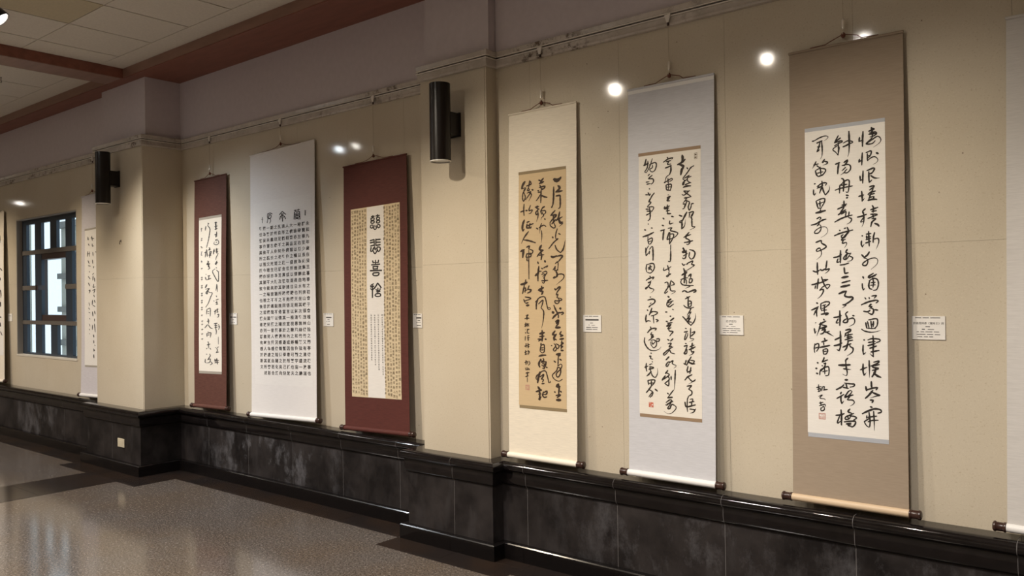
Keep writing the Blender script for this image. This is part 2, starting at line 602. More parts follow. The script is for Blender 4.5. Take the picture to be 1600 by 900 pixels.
for gi, (side, runs) in enumerate(GRP):
    led = tag(empty('trim_%d' % (gi + 1), (*PATH[runs[0]], 0.43)), kind='structure')
    bas = tag(empty('baseboard_%s' % side, (*PATH[runs[0]], 0.0)), kind='structure')
    mou = tag(empty('trim_%d' % (gi + 6), (*PATH[runs[0]], ZM)), kind='structure')
    made = []
    for run in runs:
        for a, b in stations(run, RUN_J.get(run, []), 0.0011):
            made.append((sweep('ledge_piece', run, a, b, ledge_prof, M['ledge'], None, True), led))
            if a > 0:
                made.append((sweep('grout_line', run, a - 0.0024, a + 0.0004, [(d_ - 0.0005 if d_ > 0 else d_, z_ - 0.0005) for d_, z_ in ledge_prof], M['grout'], None), led))
            made.append((sweep('baseboard_piece', run, a, b, base_prof, M['base'], None), bas))
        for nm, pf, mt, split in mould:
            for a, b in (stations(run, RUN_J.get(run, [])[::3], 0.0008) if split else [(0, seg_dir(run)[2])]):
                made.append((sweep(nm, run, a, b, pf, M[mt], None), mou))
    for o, p in made:
        o.parent = p
        o.matrix_parent_inverse = Matrix.Translation(-Vector(p.location))

# --- window in the left bay
win = tag(empty('window_1', ((WIN[0] + WIN[1]) / 2, YB, WIN[2])), kind='structure')
def wpart(name, mb, mat, parent=None):
    o = mb.build(name, mat, parent or win)
    if parent is None:
        o.matrix_parent_inverse = Matrix.Translation(-Vector(win.location))
    return o
x0, x1, z0, z1 = WIN
rv = MB().box(x0 - 0.001, x0 + 0.012, YB + 0.001, YB + 0.10, z0, z1).box(x1 - 0.012, x1 + 0.001, YB + 0.001, YB + 0.10, z0, z1).box(x0, x1, YB + 0.001, YB + 0.10, z1 - 0.012, z1 + 0.001)
wpart('reveal', rv, M['reveal'])
wpart('sill', MB().box(x0, x1, YB - 0.004, YB + 0.10, z0 - 0.002, z0 + 0.016), M['sill'])
FY0, FY1 = -0.18, -0.146
bars_x = [(x0 + 0.012, -10.367), (-10.126, -9.947), (-9.702, -9.532), (-9.302, -9.141), (-8.99, x1 - 0.012)]
HB = [(0.936, 0.958), (1.28, 1.324), (1.671, 1.722), (2.075, 2.125), (2.425, 2.478)]
for i, (a, b) in enumerate(bars_x):
    if i == 2:
        wpart('mullion', MB().box(a, b, FY0, FY1, HB[0][1], HB[1][0]), M['grille'])
        wpart('mullion', MB().box(a, b, FY0, FY1, HB[3][1], HB[4][0]), M['grille'])
    else:
        for j in range(4):
            wpart('mullion', MB().box(a, b, FY0, FY1, HB[j][1], HB[j + 1][0]), M['grille'])
for j, (a, b) in enumerate(HB):
    mt = 'grille_h' if 0 < j < 4 else 'grille'
    if j == 2:
        wpart('crossbar', MB().box(x0 + 0.012, bars_x[1][1] - 0.15, FY0 - 0.008, FY1, a, b), M[mt])
        wpart('crossbar', MB().box(bars_x[3][0], x1 - 0.012, FY0 - 0.008, FY1, a, b), M[mt])
    else:
        wpart('crossbar', MB().box(x0 + 0.012, x1 - 0.012, FY0 - (0.008 if 0 < j < 4 else 0), FY1, a, b), M[mt])
cx0, cx1, cz0, cz1 = -10.06, -9.31, 1.39, 2.01
cs = MB().box(cx0 - 0.05, cx0, FY0 + 0.003, -0.07, HB[1][1], HB[3][0]).box(cx1, cx1 + 0.02, FY1 + 0.001, -0.07, HB[1][1], HB[3][0]).box(cx0, cx1, FY0 + 0.004, -0.07, HB[1][1], cz0).box(cx0, cx1, FY0 + 0.004, -0.07, cz1, HB[3][0])
cas = wpart('casement', cs, M['casement'])
def pane(a, b, c, d, y=-0.1445):
    wpart('pane', MB().box(a, b, y, y + 0.005, c, d), M['glass'])
cols = [(bars_x[i][1], bars_x[i + 1][0]) for i in range(4)]
for i, (a, b) in enumerate(cols):
    for j in range(4):
        if i in (1, 2) and j in (1, 2):
            continue
        pane(a - 0.01, b + 0.01, HB[j][1] - 0.01, HB[j + 1][0] + 0.01)
pane(cx0, cx1, cz0, cz1, -0.082)
# --- soffit, cross beam, ceiling
YO = -0.428
ceiling = tag(box('ceiling', XA - 0.2, XZ + 0.2, -7.2, 0.3, ZC + 0.012, ZC + 0.15, M['slab']), kind='structure')
BX0, BX1 = -7.722, -7.412
trims = []
sof = tag(MB().box(XA, XZ, YO, YM + 0.3, ZS, ZC + 0.02).build('trim_11', M['brown']), kind='structure')
beam = tag(MB().box(BX0, BX1, -7.0, YO, ZS, ZC + 0.02).build('trim_12', M['brown']), kind='structure')
box('lit_face_strip', BX1, XZ, YO - 0.006, YO, ZS + 0.006, ZC, M['brown_lit'], sof)  # thin added strips, their lighter colour paints light on the soffit face
box('lit_face_strip', XA, BX0, YO - 0.006, YO, ZS + 0.006, ZC, M['brown_lit'], sof)
box('lit_bottom_strip', BX0 + 0.004, BX1 - 0.004, -7.0, YO - 0.02, ZS - 0.005, ZS, M['brown_lit'], beam)  # added strip, its lighter colour paints light on the beam underside
TX, TY = 0.588, 0.64
def ceil_field(xs, stain=()):
    for i in range(len(xs) - 1):
        for j in range(5):
            y1 = -0.63 - TY * j
            y0 = y1 - TY
            g, h = 0.007, 0.003
            mt = M['tile_old'] if (i, j) in stain else M['tile']
            MB().box(xs[i] + g, xs[i + 1] - g, y0 + h, y1 - h, ZC, ZC + 0.014).build('ceiling_tile', mt, ceiling)
        MB().box(xs[i] + 0.0004, xs[i + 1] - 0.0004, -0.627, YO, ZC, ZC + 0.014).build('edge_panel', M['tile'], ceiling)
xsA = [-7.41, -7.07] + [-6.49 + TX * i for i in range(9)]
ceil_field(xsA, stain=((2, 1),))
xsB = [-7.724 - 0.34 - TX * i for i in range(9)][::-1] + [-7.724]
ceil_field(xsB)

box('plain_panel', -7.40, XZ, -7.0, -0.628 - TY * 5, ZC, ZC + 0.013, M['plate'], ceiling)
box('plain_panel', xsA[-1], XZ, -0.63 - TY * 5, YO, ZC, ZC + 0.013, M['plate'], ceiling)
box('plain_panel', XA, BX0 - 0.002, -7.0, -0.628 - TY * 5, ZC, ZC + 0.013, M['plate'], ceiling)
box('plain_panel', XA, xsB[0], -0.63 - TY * 5, YO, ZC, ZC + 0.013, M['plate'], ceiling)

# other sides of the hall, behind and beside the viewer
tag(box('wall_front', XA, XZ, -7.0, -6.85, 0, ZC, M['stone']), kind='structure')
tag(box('wall_end_left', XA - 0.15, XA, -7.0, 0.2, 0, ZC, M['stone']), kind='structure')
tag(box('wall_end_right', XZ, XZ + 0.15, -7.0, 0.3, 0, ZC, M['stone']), kind='structure')

# building seen through the window
bld = empty('neighbouring_building', (-17.5, 7.0, -1.0))
tag(bld, 'pale building with grey ledges seen outside through the window', 'building')
def bpart(name, mb, mat):
    o = mb.build(name, mat, bld)
    o.matrix_parent_inverse = Matrix.Translation(-Vector(bld.location))
    return o
bpart('wall', MB().box(-22.48, -12.0, 5.0, 9.0, -1.0, 3.4), M['facade'])
bpart('roof_edge', MB().box(-22.58, -11.9, 4.85, 9.1, 3.4, 3.55), M['facade_d'])
for zz in (0.4, 1.25, 2.1, 2.75):
    bpart('ledge', MB().box(-22.50, -11.95, 4.9, 5.0, zz, zz + 0.14), M['facade_d'])
bl2 = empty('concrete_block', (-32.0, 3.5, -1.0))
tag(bl2, 'plain grey concrete block outside beyond the leftmost window column', 'building')
for nm, mb, mt in (('wall', MB().box(-7.6, 7.58, -1.0, 1.5, 0.0, 8.0), 'facade'), ('roof_edge', MB().box(-7.7, 7.62, -1.1, 1.55, 8.0, 8.2), 'facade_d')):
    mb.build(nm, M[mt], bl2)

# brush strokes of the scrolls, in millimetres from the middle of each lower roller: width:x,y x,y ...
INK = {
  's6': (0.97, (
    '8:65,1618 63,1600|5:63,1600 77,1605|8:80,1642 78,1613 77,1577|10:115,1655 118,1648 127,1648|8:104,1640 127,1646|8:116,1653 119,1625 117,1614|'
    '6:106,1632 132,1633 136,1625 125,1617 109,1614|6:103,1626 136,1627|6:120,1614 109,1601 93,1586 117,1584 130,1595|'
    '6:93,1586 123,1605 141,1613 153,1601 149,1585 122,1567>|8:64,1522 61,1509|5:61,1508 73,1518|7:76,1549 74,1521 73,1495|'
    '6:91,1547 109,1553 114,1548 108,1531 96,1521|6:97,1543 97,1515 98,1511|5:98,1512 111,1522 127,1526 140,1513 135,1500 119,1492>|5:98,1531 108,1534|'
    '10:134,1542 142,1537|6:-26,1639 -38,1618 -44,1608|7:-16,1627 -30,1619 -41,1609|6:-43,1608 -13,1614 -11,1608 -27,1603 -44,1594|'
    '6:-27,1607 -26,1576 -28,1553|5:-27,1596 -47,1584 -50,1576 -39,1566 -28,1551|5:-22,1587 -28,1553|7:-7,1585 11,1591 25,1601|'
    '5:-5,1602 17,1610 36,1601 11,1591|9:20,1651 21,1601 19,1559 14,1539>|7:-41,1511 -21,1517|8:-25,1518 -29,1490 -31,1467|8:-3,1515 12,1524 9,1514 -2,1501|'
    '6:-12,1502 11,1505 24,1498 24,1481 10,1468 -4,1470|5:5,1494 -12,1479|5:10,1485 -4,1470 -18,1461>|6:-144,1628 -134,1629|'
    '6:-134,1629 -109,1640 -84,1645 -71,1639 -78,1630 -89,1624>|7:-123,1617 -110,1621 -98,1625|7:-107,1621 -113,1598 -122,1577|6:-120,1599 -107,1600|'
    '6:-122,1577 -110,1586|7:-100,1620 -98,1582 -100,1556 -107,1542>|6:-126,1534 -134,1519 -144,1502>|6:-138,1519 -116,1522|6:-124,1515 -111,1504|'
    '6:-87,1540 -99,1526 -92,1527|7:-90,1531 -75,1525 -79,1518 -96,1513>|7:-130,1492 -125,1474 -118,1464|'
    '6:-128,1493 -111,1500 -88,1496 -84,1487 -94,1473 -111,1464|6:-108,1507 -105,1472|5:-124,1479 -94,1484|6:-118,1464 -94,1470|7:65,1448 66,1427|'
    '5:66,1427 77,1433|7:78,1469 77,1444 76,1415|7:94,1468 121,1477 125,1471 116,1457 104,1453|7:102,1464 102,1436 103,1415|5:103,1415 115,1426|'
    '5:104,1453 116,1454|8:110,1445 126,1433 147,1431>|7:58,1358 80,1363|8:71,1380 73,1354 73,1336|5:73,1336 84,1350>|7:104,1396 120,1400 122,1395 104,1382|'
    '7:129,1376 107,1371 97,1363|6:120,1389 109,1365 98,1335|6:101,1360 125,1366|6:101,1349 120,1353|8:97,1337 117,1341 134,1339|6:123,1353 117,1339|'
    '7:51,1267 68,1270 90,1277|7:86,1302 75,1292 76,1281|7:78,1286 79,1252 76,1236 70,1223>|5:79,1266 65,1245 76,1247|7:114,1314 119,1305 118,1283|'
    '7:107,1295 138,1304|6:111,1287 132,1290|6:106,1276 135,1275|6:95,1258 127,1269 136,1271|6:116,1278 119,1261|7:129,1254 113,1242 107,1222|'
    '5:111,1256 129,1257|9:124,1235 136,1229 141,1222|8:-14,1445 -4,1435 -7,1387|6:-22,1417 -24,1380|6:-22,1414 4,1434 18,1433 18,1410 13,1382 4,1383|'
    '6:-43,1395 -15,1402 33,1407|6:-18,1414 10,1417|5:-18,1402 -4,1401|7:4,1369 15,1366|7:5,1356 12,1357|7:-5,1344 -5,1321 -7,1310|6:-15,1325 7,1329|'
    '7:-33,1309 3,1323|7:-31,1283 -3,1301 3,1303|7:-5,1315 -16,1299 -25,1285|7:-46,1252 -20,1265 8,1274 30,1278|6:-17,1285 3,1295 0,1275|6:17,1294 14,1271|'
    '6:14,1268 27,1262 22,1248 6,1239>|7:-136,1432 -130,1433|7:-139,1406 -139,1387 -135,1380|5:-135,1381 -128,1392>|7:-101,1442 -100,1422 -112,1388|'
    '6:-123,1419 -100,1432 -80,1431 -86,1420|6:-117,1412 -97,1421|7:-100,1416 -93,1392 -86,1377|6:-86,1377 -72,1393 -67,1407 -70,1420>|'
    '5:-123,1409 -114,1420|7:-128,1353 -122,1330 -118,1318|6:-127,1354 -103,1362 -89,1360 -92,1343 -107,1318|5:-121,1339 -95,1346|6:-111,1353 -110,1324|'
    '5:-118,1321 -107,1318|5:-108,1315 -110,1306|10:-130,1299 -113,1302 -87,1307|6:-126,1272 -113,1279 -107,1274 -113,1266|6:-104,1265 -84,1268|'
    '7:-151,1245 -130,1249 -110,1260 -87,1268|5:-110,1260 -119,1246 -125,1239|'
    '5:-125,1239 -113,1245 -107,1236 -108,1222 -119,1208 -135,1207 -134,1217 -113,1231 -90,1234 -78,1223 -79,1208 -91,1195 -108,1186>|7:70,1185 73,1182|'
    '7:68,1162 67,1146 72,1135|4:72,1136 80,1148>|7:98,1202 99,1170 100,1137|6:87,1190 108,1192|6:89,1184 90,1167|6:90,1176 107,1179|6:86,1166 107,1171|'
    '6:84,1151 107,1158|7:123,1196 118,1177 116,1152|6:117,1166 136,1169 139,1151 128,1122>|8:68,1101 77,1091|8:100,1112 93,1100 77,1087|'
    '6:77,1087 90,1081 93,1066 85,1053 73,1055 74,1064 98,1080 122,1085 134,1076 130,1057 106,1035>|7:-26,1215 -22,1211|6:-6,1220 2,1223|'
    '8:8,1225 13,1206 -4,1187|7:-48,1191 -20,1201 32,1212|6:-9,1194 -18,1188 -15,1180 -4,1184|6:2,1192 -18,1170 0,1172|'
    '6:-7,1173 -14,1156 3,1158 4,1149 -6,1133>|7:12,1203 -7,1178|7:-53,1093 -32,1097 -18,1105|8:-22,1123 -23,1096 -23,1068|6:-33,1088 -38,1071 -27,1074|'
    '7:8,1128 1,1115 12,1109|6:24,1110 6,1106 -7,1093 -8,1084 4,1085 20,1106|6:15,1098 30,1089 23,1077 6,1074>|6:6,1106 -2,1081|6:-26,1059 -5,1061 14,1067|'
    '8:-7,1047 -5,1022|7:-5,1020 11,1024|7:-131,1165 -111,1172 -104,1171|7:-105,1171 -105,1161 -85,1147 -90,1138 -108,1129|'
    '6:-108,1129 -126,1124 -127,1133 -114,1139 -110,1132 -106,1120 -109,1103 -128,1087>|8:-125,1073 -125,1045 -124,1019|7:-145,1036 -130,1031 -115,1039|'
    '7:-112,1042 -104,1037 -89,1044|7:-82,1080 -85,1058 -88,1038|6:-88,1038 -72,1044 -78,1032 -92,1023>|8:72,1005 75,997|6:69,975 70,958 73,945|'
    '5:73,945 80,955>|7:116,1018 96,1005 99,999 129,1014|7:104,1002 124,1008|7:100,985 96,966 100,952 110,949|'
    '6:97,985 116,996 132,990 136,970 129,948 115,944|6:113,999 116,976 113,957|5:105,977 124,979|5:102,966 124,968|6:79,913 84,906|6:97,914 98,907|'
    '6:107,919 127,921 118,910|7:64,881 91,893 123,901 135,898 125,889|6:99,882 107,885 96,874 109,874 99,865|7:104,868 115,860 112,843 105,840 93,846|'
    '7:73,853 91,851 101,858|8:120,860 133,858|7:82,804 86,779|6:89,809 95,782|6:93,815 122,821 131,815 128,790 116,778|6:103,812 106,782|6:114,810 112,785|'
    '5:103,796 117,798|5:87,779 122,778|6:64,775 76,767 100,762 121,764 143,771>|10:-18,1002 -6,1004 10,1007|7:-18,979 0,984 18,988|'
    '10:-23,961 -3,965 16,969|9:-31,931 -12,939 2,942|8:1,940 -6,922 10,916 26,916 28,908 13,894 -7,882|6:-7,882 -16,881 0,881 -7,874 -19,867>|'
    '7:-55,825 -35,828 -21,834|8:-28,855 -27,820 -29,790|6:-35,820 -44,801 -33,802|7:7,851 -3,842 1,831 6,817 3,804 -10,803 -13,810 6,823|'
    '6:6,817 28,823 36,812 31,797 11,785>|8:27,834 34,833|7:-152,973 -136,976 -118,984|7:-121,1000 -124,978 -127,954|6:-133,970 -137,955|'
    '7:-107,1008 -101,989 -93,969 -82,953|6:-121,978 -78,995|5:-82,953 -70,969 -81,973 -104,961 -116,946|7:-116,948 -102,952 -99,943 -110,923 -126,909>|'
    '5:-101,995 -78,996|7:-131,891 -124,888|7:-154,858 -137,865 -122,874|7:-125,871 -131,854 -130,830|6:-134,857 -143,836|6:-111,888 -111,865 -107,854|'
    '6:-111,887 -91,895 -74,894 -74,885 -91,871 -105,865|5:-105,877 -88,883|6:-95,880 -96,842|5:-105,857 -85,859|8:-110,839 -94,842 -78,844 -91,835|'
    '7:-136,801 -135,800|7:-100,818 -96,812|7:-120,793 -89,809|7:-142,775 -139,753|4:-139,753 -132,764>|7:-112,802 -118,778 -131,741>|'
    '6:-112,793 -92,787 -86,785 -106,773|6:-120,773 -86,785|7:-109,767 -92,770 -104,753 -115,750|7:-95,779 -92,759 -75,763|7:-89,759 -72,750 -56,741>|'
    '6:-140,706 -143,685 -142,666|6:-138,701 -125,707 -123,689 -133,671|5:-139,685 -123,692|8:-97,731 -94,723|7:-110,714 -84,723|6:-101,712 -100,701|'
    '8:-118,689 -93,695 -73,700|7:-103,681 -102,660|6:-101,681 -87,684 -83,675 -90,661 -102,660|5:-100,671 -86,674|9:-131,620 -126,619|9:-138,594 -132,594|'
    '9:-135,572 -128,570|7:-99,645 -102,635 -109,623|6:-108,624 -83,635|6:-102,617 -91,618|7:-93,621 -99,600 -117,585 -120,565|'
    '6:-114,582 -102,597 -82,604 -78,590 -81,567 -94,563|5:-98,597 -97,569|5:-108,580 -85,586|5:-111,608 -105,606|7:-51,725 -25,738|'
    '8:-27,764 -26,729 -28,691 -34,677|5:-34,677 -45,684>|8:-55,699 -36,703 -20,712|8:-4,769 14,773 17,766 -3,755|6:-3,757 -8,740|6:-3,746 26,752|'
    '6:0,738 22,742|6:8,755 5,726|6:-8,726 26,737|6:3,721 27,726|7:-17,693 5,704 19,710|7:8,724 0,692 -9,679|7:13,704 16,696 27,690 24,673 2,656>|'
    '7:5,646 -5,636 -4,627|10:-36,613 -12,614 14,617|7:-5,627 -3,605 1,582 -3,568 -13,571 -20,575>|7:-15,598 7,596 18,597>|7:72,728 77,727|'
    '7:70,706 69,680 71,664|5:71,664 82,675>|7:111,747 113,718 111,682 112,655|6:89,728 108,734 137,732 139,724 124,717|6:91,717 121,722|7:89,703 121,713|'
    '7:97,692 126,703|7:102,676 136,684|5:112,655 97,670>|6:56,596 85,609|8:69,623 68,594 72,573|5:72,573 82,586>|7:94,639 95,598 94,564>|'
    '6:112,632 135,638 131,630 112,621|7:101,615 136,623|7:112,621 109,610 133,608|6:106,596 133,604|8:122,610 117,588 105,568|9:112,586 127,574 142,568|'
    '10:79,525 82,507|8:102,548 103,526 106,521|7:84,511 106,519 128,523 121,513|8:108,510 92,489 76,473|8:100,504 121,495 136,491 121,486 97,476>|'
    '8:96,467 109,467 104,457|8:97,438 105,436|8:63,405 81,416 113,430 139,428 141,418 128,413|7:91,414 95,376 93,351|7:110,420 112,377 112,336>|'
    '5:82,400 80,386|6:83,391 123,400|6:86,372 102,379 129,383|6:91,387 70,371|5:70,371 80,355 91,349|10:-9,549 2,550|7:-48,503 -27,515 -13,528|'
    '6:-13,535 14,533 32,532 28,523 12,518|7:-5,534 0,511|6:-19,516 6,512|7:-25,494 -30,485|6:-46,464 -27,476 -14,485|7:-27,476 -28,459 -24,442|'
    '5:-24,443 -14,457>|6:17,504 6,500 -5,483 -11,474 3,478 17,493 20,501|7:-11,471 14,481 25,485|6:11,478 0,463|6:0,461 22,462 30,454 24,443 11,435>|'
    '7:-51,389 -28,393 -14,400|8:-28,415 -26,388 -27,348|6:-34,387 -44,361 -43,355 -29,365|7:11,422 2,410 19,403|6:27,404 8,394 -9,384 -9,375 7,379 16,397|'
    '6:10,391 27,391 39,385 26,375|7:-15,363 10,368 32,370 33,359 21,345 2,348|6:-1,393 5,376|6:-7,354 15,360|6:-1,351 15,353|5:-136,507 -114,513|'
    '5:-126,522 -125,489|5:-132,499 -117,504 -120,492 -129,490|5:-109,513 -112,493|5:-110,510 -100,514 -103,496|5:-103,499 -86,502|'
    '4:-126,468 -109,476 -121,461 -101,459 -96,454|5:-124,437 -106,443|5:-119,445 -115,427|5:-124,426 -98,434 -97,425|'
    '5:-117,418 -115,404 -101,410 -104,425 -115,415')),
  's5': (1.12, (
    '13:74,1643 77,1625 72,1606|11:91,1620 72,1606 48,1597|13:61,1596 81,1585 72,1570 66,1543|10:50,1599 82,1590|7:100,1577 106,1568|'
    '7:139,1582 122,1574 105,1553 86,1533|6:105,1552 79,1524 86,1513|7:114,1536 86,1523|6:125,1530 104,1524 105,1508 123,1497|'
    '7:89,1516 82,1494 77,1491 80,1504 104,1518|10:80,1478 100,1483 121,1482|7:119,1499 89,1490|7:82,1460 107,1456 116,1458|7:114,1459 85,1438 73,1443|'
    '7:82,1458 107,1440 124,1427|6:124,1427 85,1422 100,1424 78,1397|7:-12,1643 -5,1633|7:-34,1618 -8,1631 21,1636 15,1629|7:-18,1619 10,1623|'
    '7:-1,1621 -9,1605 10,1605|8:-23,1587 -5,1591 13,1598|9:10,1596 10,1570 2,1551|5:2,1551 -16,1540 -24,1517|'
    '6:-24,1517 -29,1511 -16,1517 13,1530 19,1523 2,1515|7:-7,1532 -5,1506|7:-18,1500 -16,1474|7:-16,1500 9,1501 13,1491 6,1468|5:-3,1505 -4,1476|'
    '5:-15,1487 9,1488|7:-16,1474 6,1470|7:-7,1448 -4,1446|7:-13,1434 6,1439 -13,1420 4,1416|9:-136,1646 -142,1623 -150,1614|8:-148,1614 -121,1624|'
    '7:-125,1635 -129,1601 -144,1580 -133,1575|6:-133,1577 -117,1600 -98,1645|7:-117,1614 -83,1623 -74,1609 -83,1583 -98,1575 -106,1579|'
    '6:-98,1612 -98,1598 -114,1590 -106,1577|6:-114,1566 -125,1557|7:-121,1544 -99,1558|7:-123,1542 -95,1538 -93,1521 -106,1512|7:-137,1525 -118,1526|'
    '7:-133,1514 -110,1516|7:-118,1490 -114,1487|7:-141,1460 -122,1458|7:-125,1470 -118,1459|7:-87,1465 -103,1448 -118,1422|7:-118,1453 -110,1462|'
    '7:78,1392 89,1393 85,1373 76,1369|6:89,1406 100,1411 92,1386 82,1370|7:100,1408 114,1400 107,1375 114,1360 123,1377 124,1390|7:124,1391 137,1392|'
    '10:56,1338 72,1332|10:99,1351 85,1328 76,1312|7:78,1311 60,1307 61,1300 74,1303|8:72,1313 70,1267|7:76,1293 70,1270 85,1282 92,1314>|'
    '8:110,1347 135,1350 128,1328|6:115,1345 112,1323|6:129,1341 122,1322 131,1312|8:126,1322 127,1289 129,1276 145,1275 136,1268 115,1260>|'
    '8:111,1248 92,1230 81,1224|7:85,1227 120,1237|7:102,1236 92,1220 109,1213|8:131,1205 106,1200 84,1198|7:95,1220 116,1203 106,1187 97,1189|'
    '7:74,1169 84,1159 70,1150|7:77,1173 88,1153 95,1136|7:73,1147 98,1149|7:-13,1430 0,1429 -13,1417 2,1416|8:-26,1389 -28,1377 -2,1380|'
    '8:-11,1397 -11,1354|7:-24,1382 2,1390|7:-19,1365 2,1367|9:-13,1351 9,1350|7:11,1336 25,1332|9:-37,1330 -30,1324|8:-43,1294 -32,1290|'
    '8:-52,1265 -28,1270|9:-32,1268 -36,1240 -38,1217|7:3,1314 1,1298 22,1301|7:-8,1275 14,1277 5,1264 27,1257 47,1249 41,1236 23,1224|'
    '8:-2,1255 -14,1219 -3,1222|7:1,1245 23,1244 19,1224 -10,1219|7:3,1255 1,1215 -1,1194|7:-1,1194 19,1221|5:7,1192 6,1159|7:-122,1421 -107,1417 -129,1397|'
    '6:-114,1436 -122,1419|6:-129,1393 -99,1394 -91,1387 -103,1368|7:-139,1384 -118,1382|7:-133,1373 -103,1371|7:-137,1352 -107,1363|'
    '8:-116,1389 -112,1348 -116,1329 -126,1322|7:-126,1306 -122,1304|9:-147,1277 -139,1273|7:-107,1284 -99,1282|10:-157,1240 -126,1247 -92,1260|'
    '5:-126,1242 -128,1222|7:-128,1225 -122,1200|7:-128,1222 -103,1231 -101,1217 -111,1201 -122,1200|5:-124,1212 -107,1216|5:-121,1193 -134,1175 -140,1146|'
    '7:73,1150 84,1159 88,1146|7:73,1121 80,1116 91,1123 95,1159|6:77,1130 102,1142|8:113,1161 134,1154 143,1141 134,1118 120,1113 111,1123|'
    '7:113,1148 109,1126|7:70,1093 79,1083 88,1088|7:95,1086 109,1098|7:105,1094 130,1103 123,1087|7:123,1085 139,1083 130,1075|4:130,1075 105,1061 91,1055|'
    '11:79,1067 87,1046 85,1023 82,994|8:68,1033 98,1045|7:69,1035 98,1052|7:62,1011 84,1017 102,1020|7:66,1007 62,998 73,985 98,981 133,980|'
    '8:105,1026 119,1038 117,1019|7:109,1013 126,1013 123,997 110,994 112,1013|6:84,1013 94,1007 94,987|8:71,949 83,955 98,947 108,948|'
    '9:108,948 122,953 144,958 145,950 133,945|5:116,977 87,965>|7:87,913 114,926|7:96,924 105,913|7:105,923 103,903 106,878|7:105,903 119,900 120,881|'
    '5:7,1192 6,1159|8:7,1159 6,1123 3,1105 -7,1106|6:-33,1075 -35,1060 -10,1068 8,1079|7:-12,1086 -3,1055|'
    '6:-3,1055 -5,1042 8,1041 -11,1035 -20,1030 -11,1027 -3,1035|7:-29,996 -13,999 -9,976 -22,957 -29,947 -26,942 -11,953|7:8,1009 0,982 -3,973|'
    '7:11,1005 26,989 8,982|7:-14,976 4,979|7:0,982 7,956 31,954 26,946 7,938>|11:-11,927 -4,922|7:-13,904 7,914 -15,894 20,904|6:11,897 -11,878|'
    '7:-140,1182 -140,1159 -138,1139|6:-138,1139 -123,1155|7:-117,1165 -119,1148|5:-119,1171 -103,1187 -98,1184|9:-98,1184 -96,1144 -97,1114|'
    '7:-134,1095 -138,1072 -134,1055|7:-134,1093 -100,1099 -89,1087 -92,1067 -111,1049 -130,1053|6:-119,1085 -111,1088 -123,1068|7:-127,1075 -104,1082|'
    '7:-113,1074 -104,1061|5:-123,1065 -115,1071|7:-117,1033 -111,1028|8:-138,1011 -119,1021 -91,1027 -100,1017|'
    '7:-108,1008 -123,998 -127,998 -112,1001 -123,981 -142,971 -140,965 -127,975|7:-127,985 -115,971 -93,964 -97,954 -112,944>|7:-116,924 -110,924|'
    '8:-129,908 -104,913 -87,908 -89,894 -112,881|5:-116,888 -108,894|7:-112,881 -123,871|6:101,900 104,874 119,878 119,897|5:106,887 117,889|'
    '7:78,881 90,871 112,866 134,871|7:119,866 108,845 99,834|6:119,849 110,833|8:72,824 90,807 104,791 118,780|7:118,780 136,801 143,823 141,841>|'
    '6:97,826 111,828 94,810 110,817 97,797|7:104,813 115,817 104,800 122,796|7:86,765 93,763|7:79,745 100,750|6:93,745 82,713 86,707 99,729 100,742|'
    '6:116,767 115,743 113,723|7:122,743 139,750 132,737 114,723 116,714 134,713 125,704 107,699>|7:86,689 93,687|8:79,674 98,680|'
    '7:97,678 86,649 79,637 93,639 96,659|8:125,692 121,666|9:107,657 141,673|7:111,672 135,682|8:118,659 121,647 134,649 125,637 107,628>|'
    '7:-17,894 -15,878 0,873 11,881 22,887|8:-26,846 -15,847|6:13,861 22,858|7:0,825 7,825|9:23,816 3,802|9:-22,799 -13,797|7:-15,789 14,793|'
    '7:3,793 -19,773 -8,776 7,786|7:7,783 -12,760 7,767|7:-4,763 -4,750 18,747 7,734 -1,724|7:-15,707 -4,701|7:18,711 3,698|7:-12,684 7,687 -5,668 10,672|'
    '7:17,669 -8,655 -38,631 -30,626 -12,642|6:-12,642 -1,652 6,639 28,634|7:-133,858 -127,853|8:-104,866 -112,848 -120,831|'
    '7:-120,833 -101,848 -72,845 -78,835 -97,828|9:-137,831 -141,811 -139,793|6:-105,828 -108,824 -97,828 -93,788|6:-139,794 -127,801 -112,798|'
    '7:-82,808 -67,803 -78,795|7:-114,770 -109,761|8:-131,738 -109,758 -78,762 -86,752|7:-105,741 -112,728 -97,728 -109,715 -94,719 -124,698|'
    '6:-112,698 -94,702 -79,692 -79,673 -94,661 -109,675 -113,691|6:-105,695 -101,679 -86,692|7:-79,706 -64,709 -60,703 -67,694 -82,699|'
    '8:-147,712 -149,690 -135,664 -113,648 -82,648 -60,657 -51,668>|7:-113,633 -107,632|8:-120,616 -111,618|8:77,587 93,581|7:91,605 85,584|'
    '7:119,623 103,598 93,578|7:100,604 114,592 139,588|7:114,605 135,602 128,589|6:96,598 124,586 137,588|7:101,575 96,549 114,547|7:117,570 110,537|'
    '7:96,543 119,554|8:122,533 99,521 83,504|7:99,521 124,500 142,510 117,493 103,485>|7:94,474 119,478 103,460|7:103,460 120,451 120,435 103,425|'
    '5:103,425 97,408|6:97,415 95,373 97,347|8:83,394 88,372 102,373|5:110,409 127,412 120,394|7:106,393 134,401|8:92,369 141,384|7:120,394 120,378|'
    '7:109,361 138,360 141,364|7:139,360 130,347 111,340>|8:-5,619 -23,601|7:-1,593 -12,590 -23,573 -16,568 -5,583|7:-5,587 17,599 13,584 35,574 21,560>|'
    '7:-12,549 -27,530|9:-27,520 -46,496|7:-27,537 -5,525 -46,496|7:-12,521 -5,502 -31,481|7:-31,481 -9,471 -7,502|8:6,519 6,501|8:30,551 28,513 24,451>|'
    '7:-16,433 -9,427|6:20,451 6,434 -13,410|9:-15,408 13,413|7:-24,383 -2,399 9,395 -20,370 -26,373|7:-20,374 16,393|'
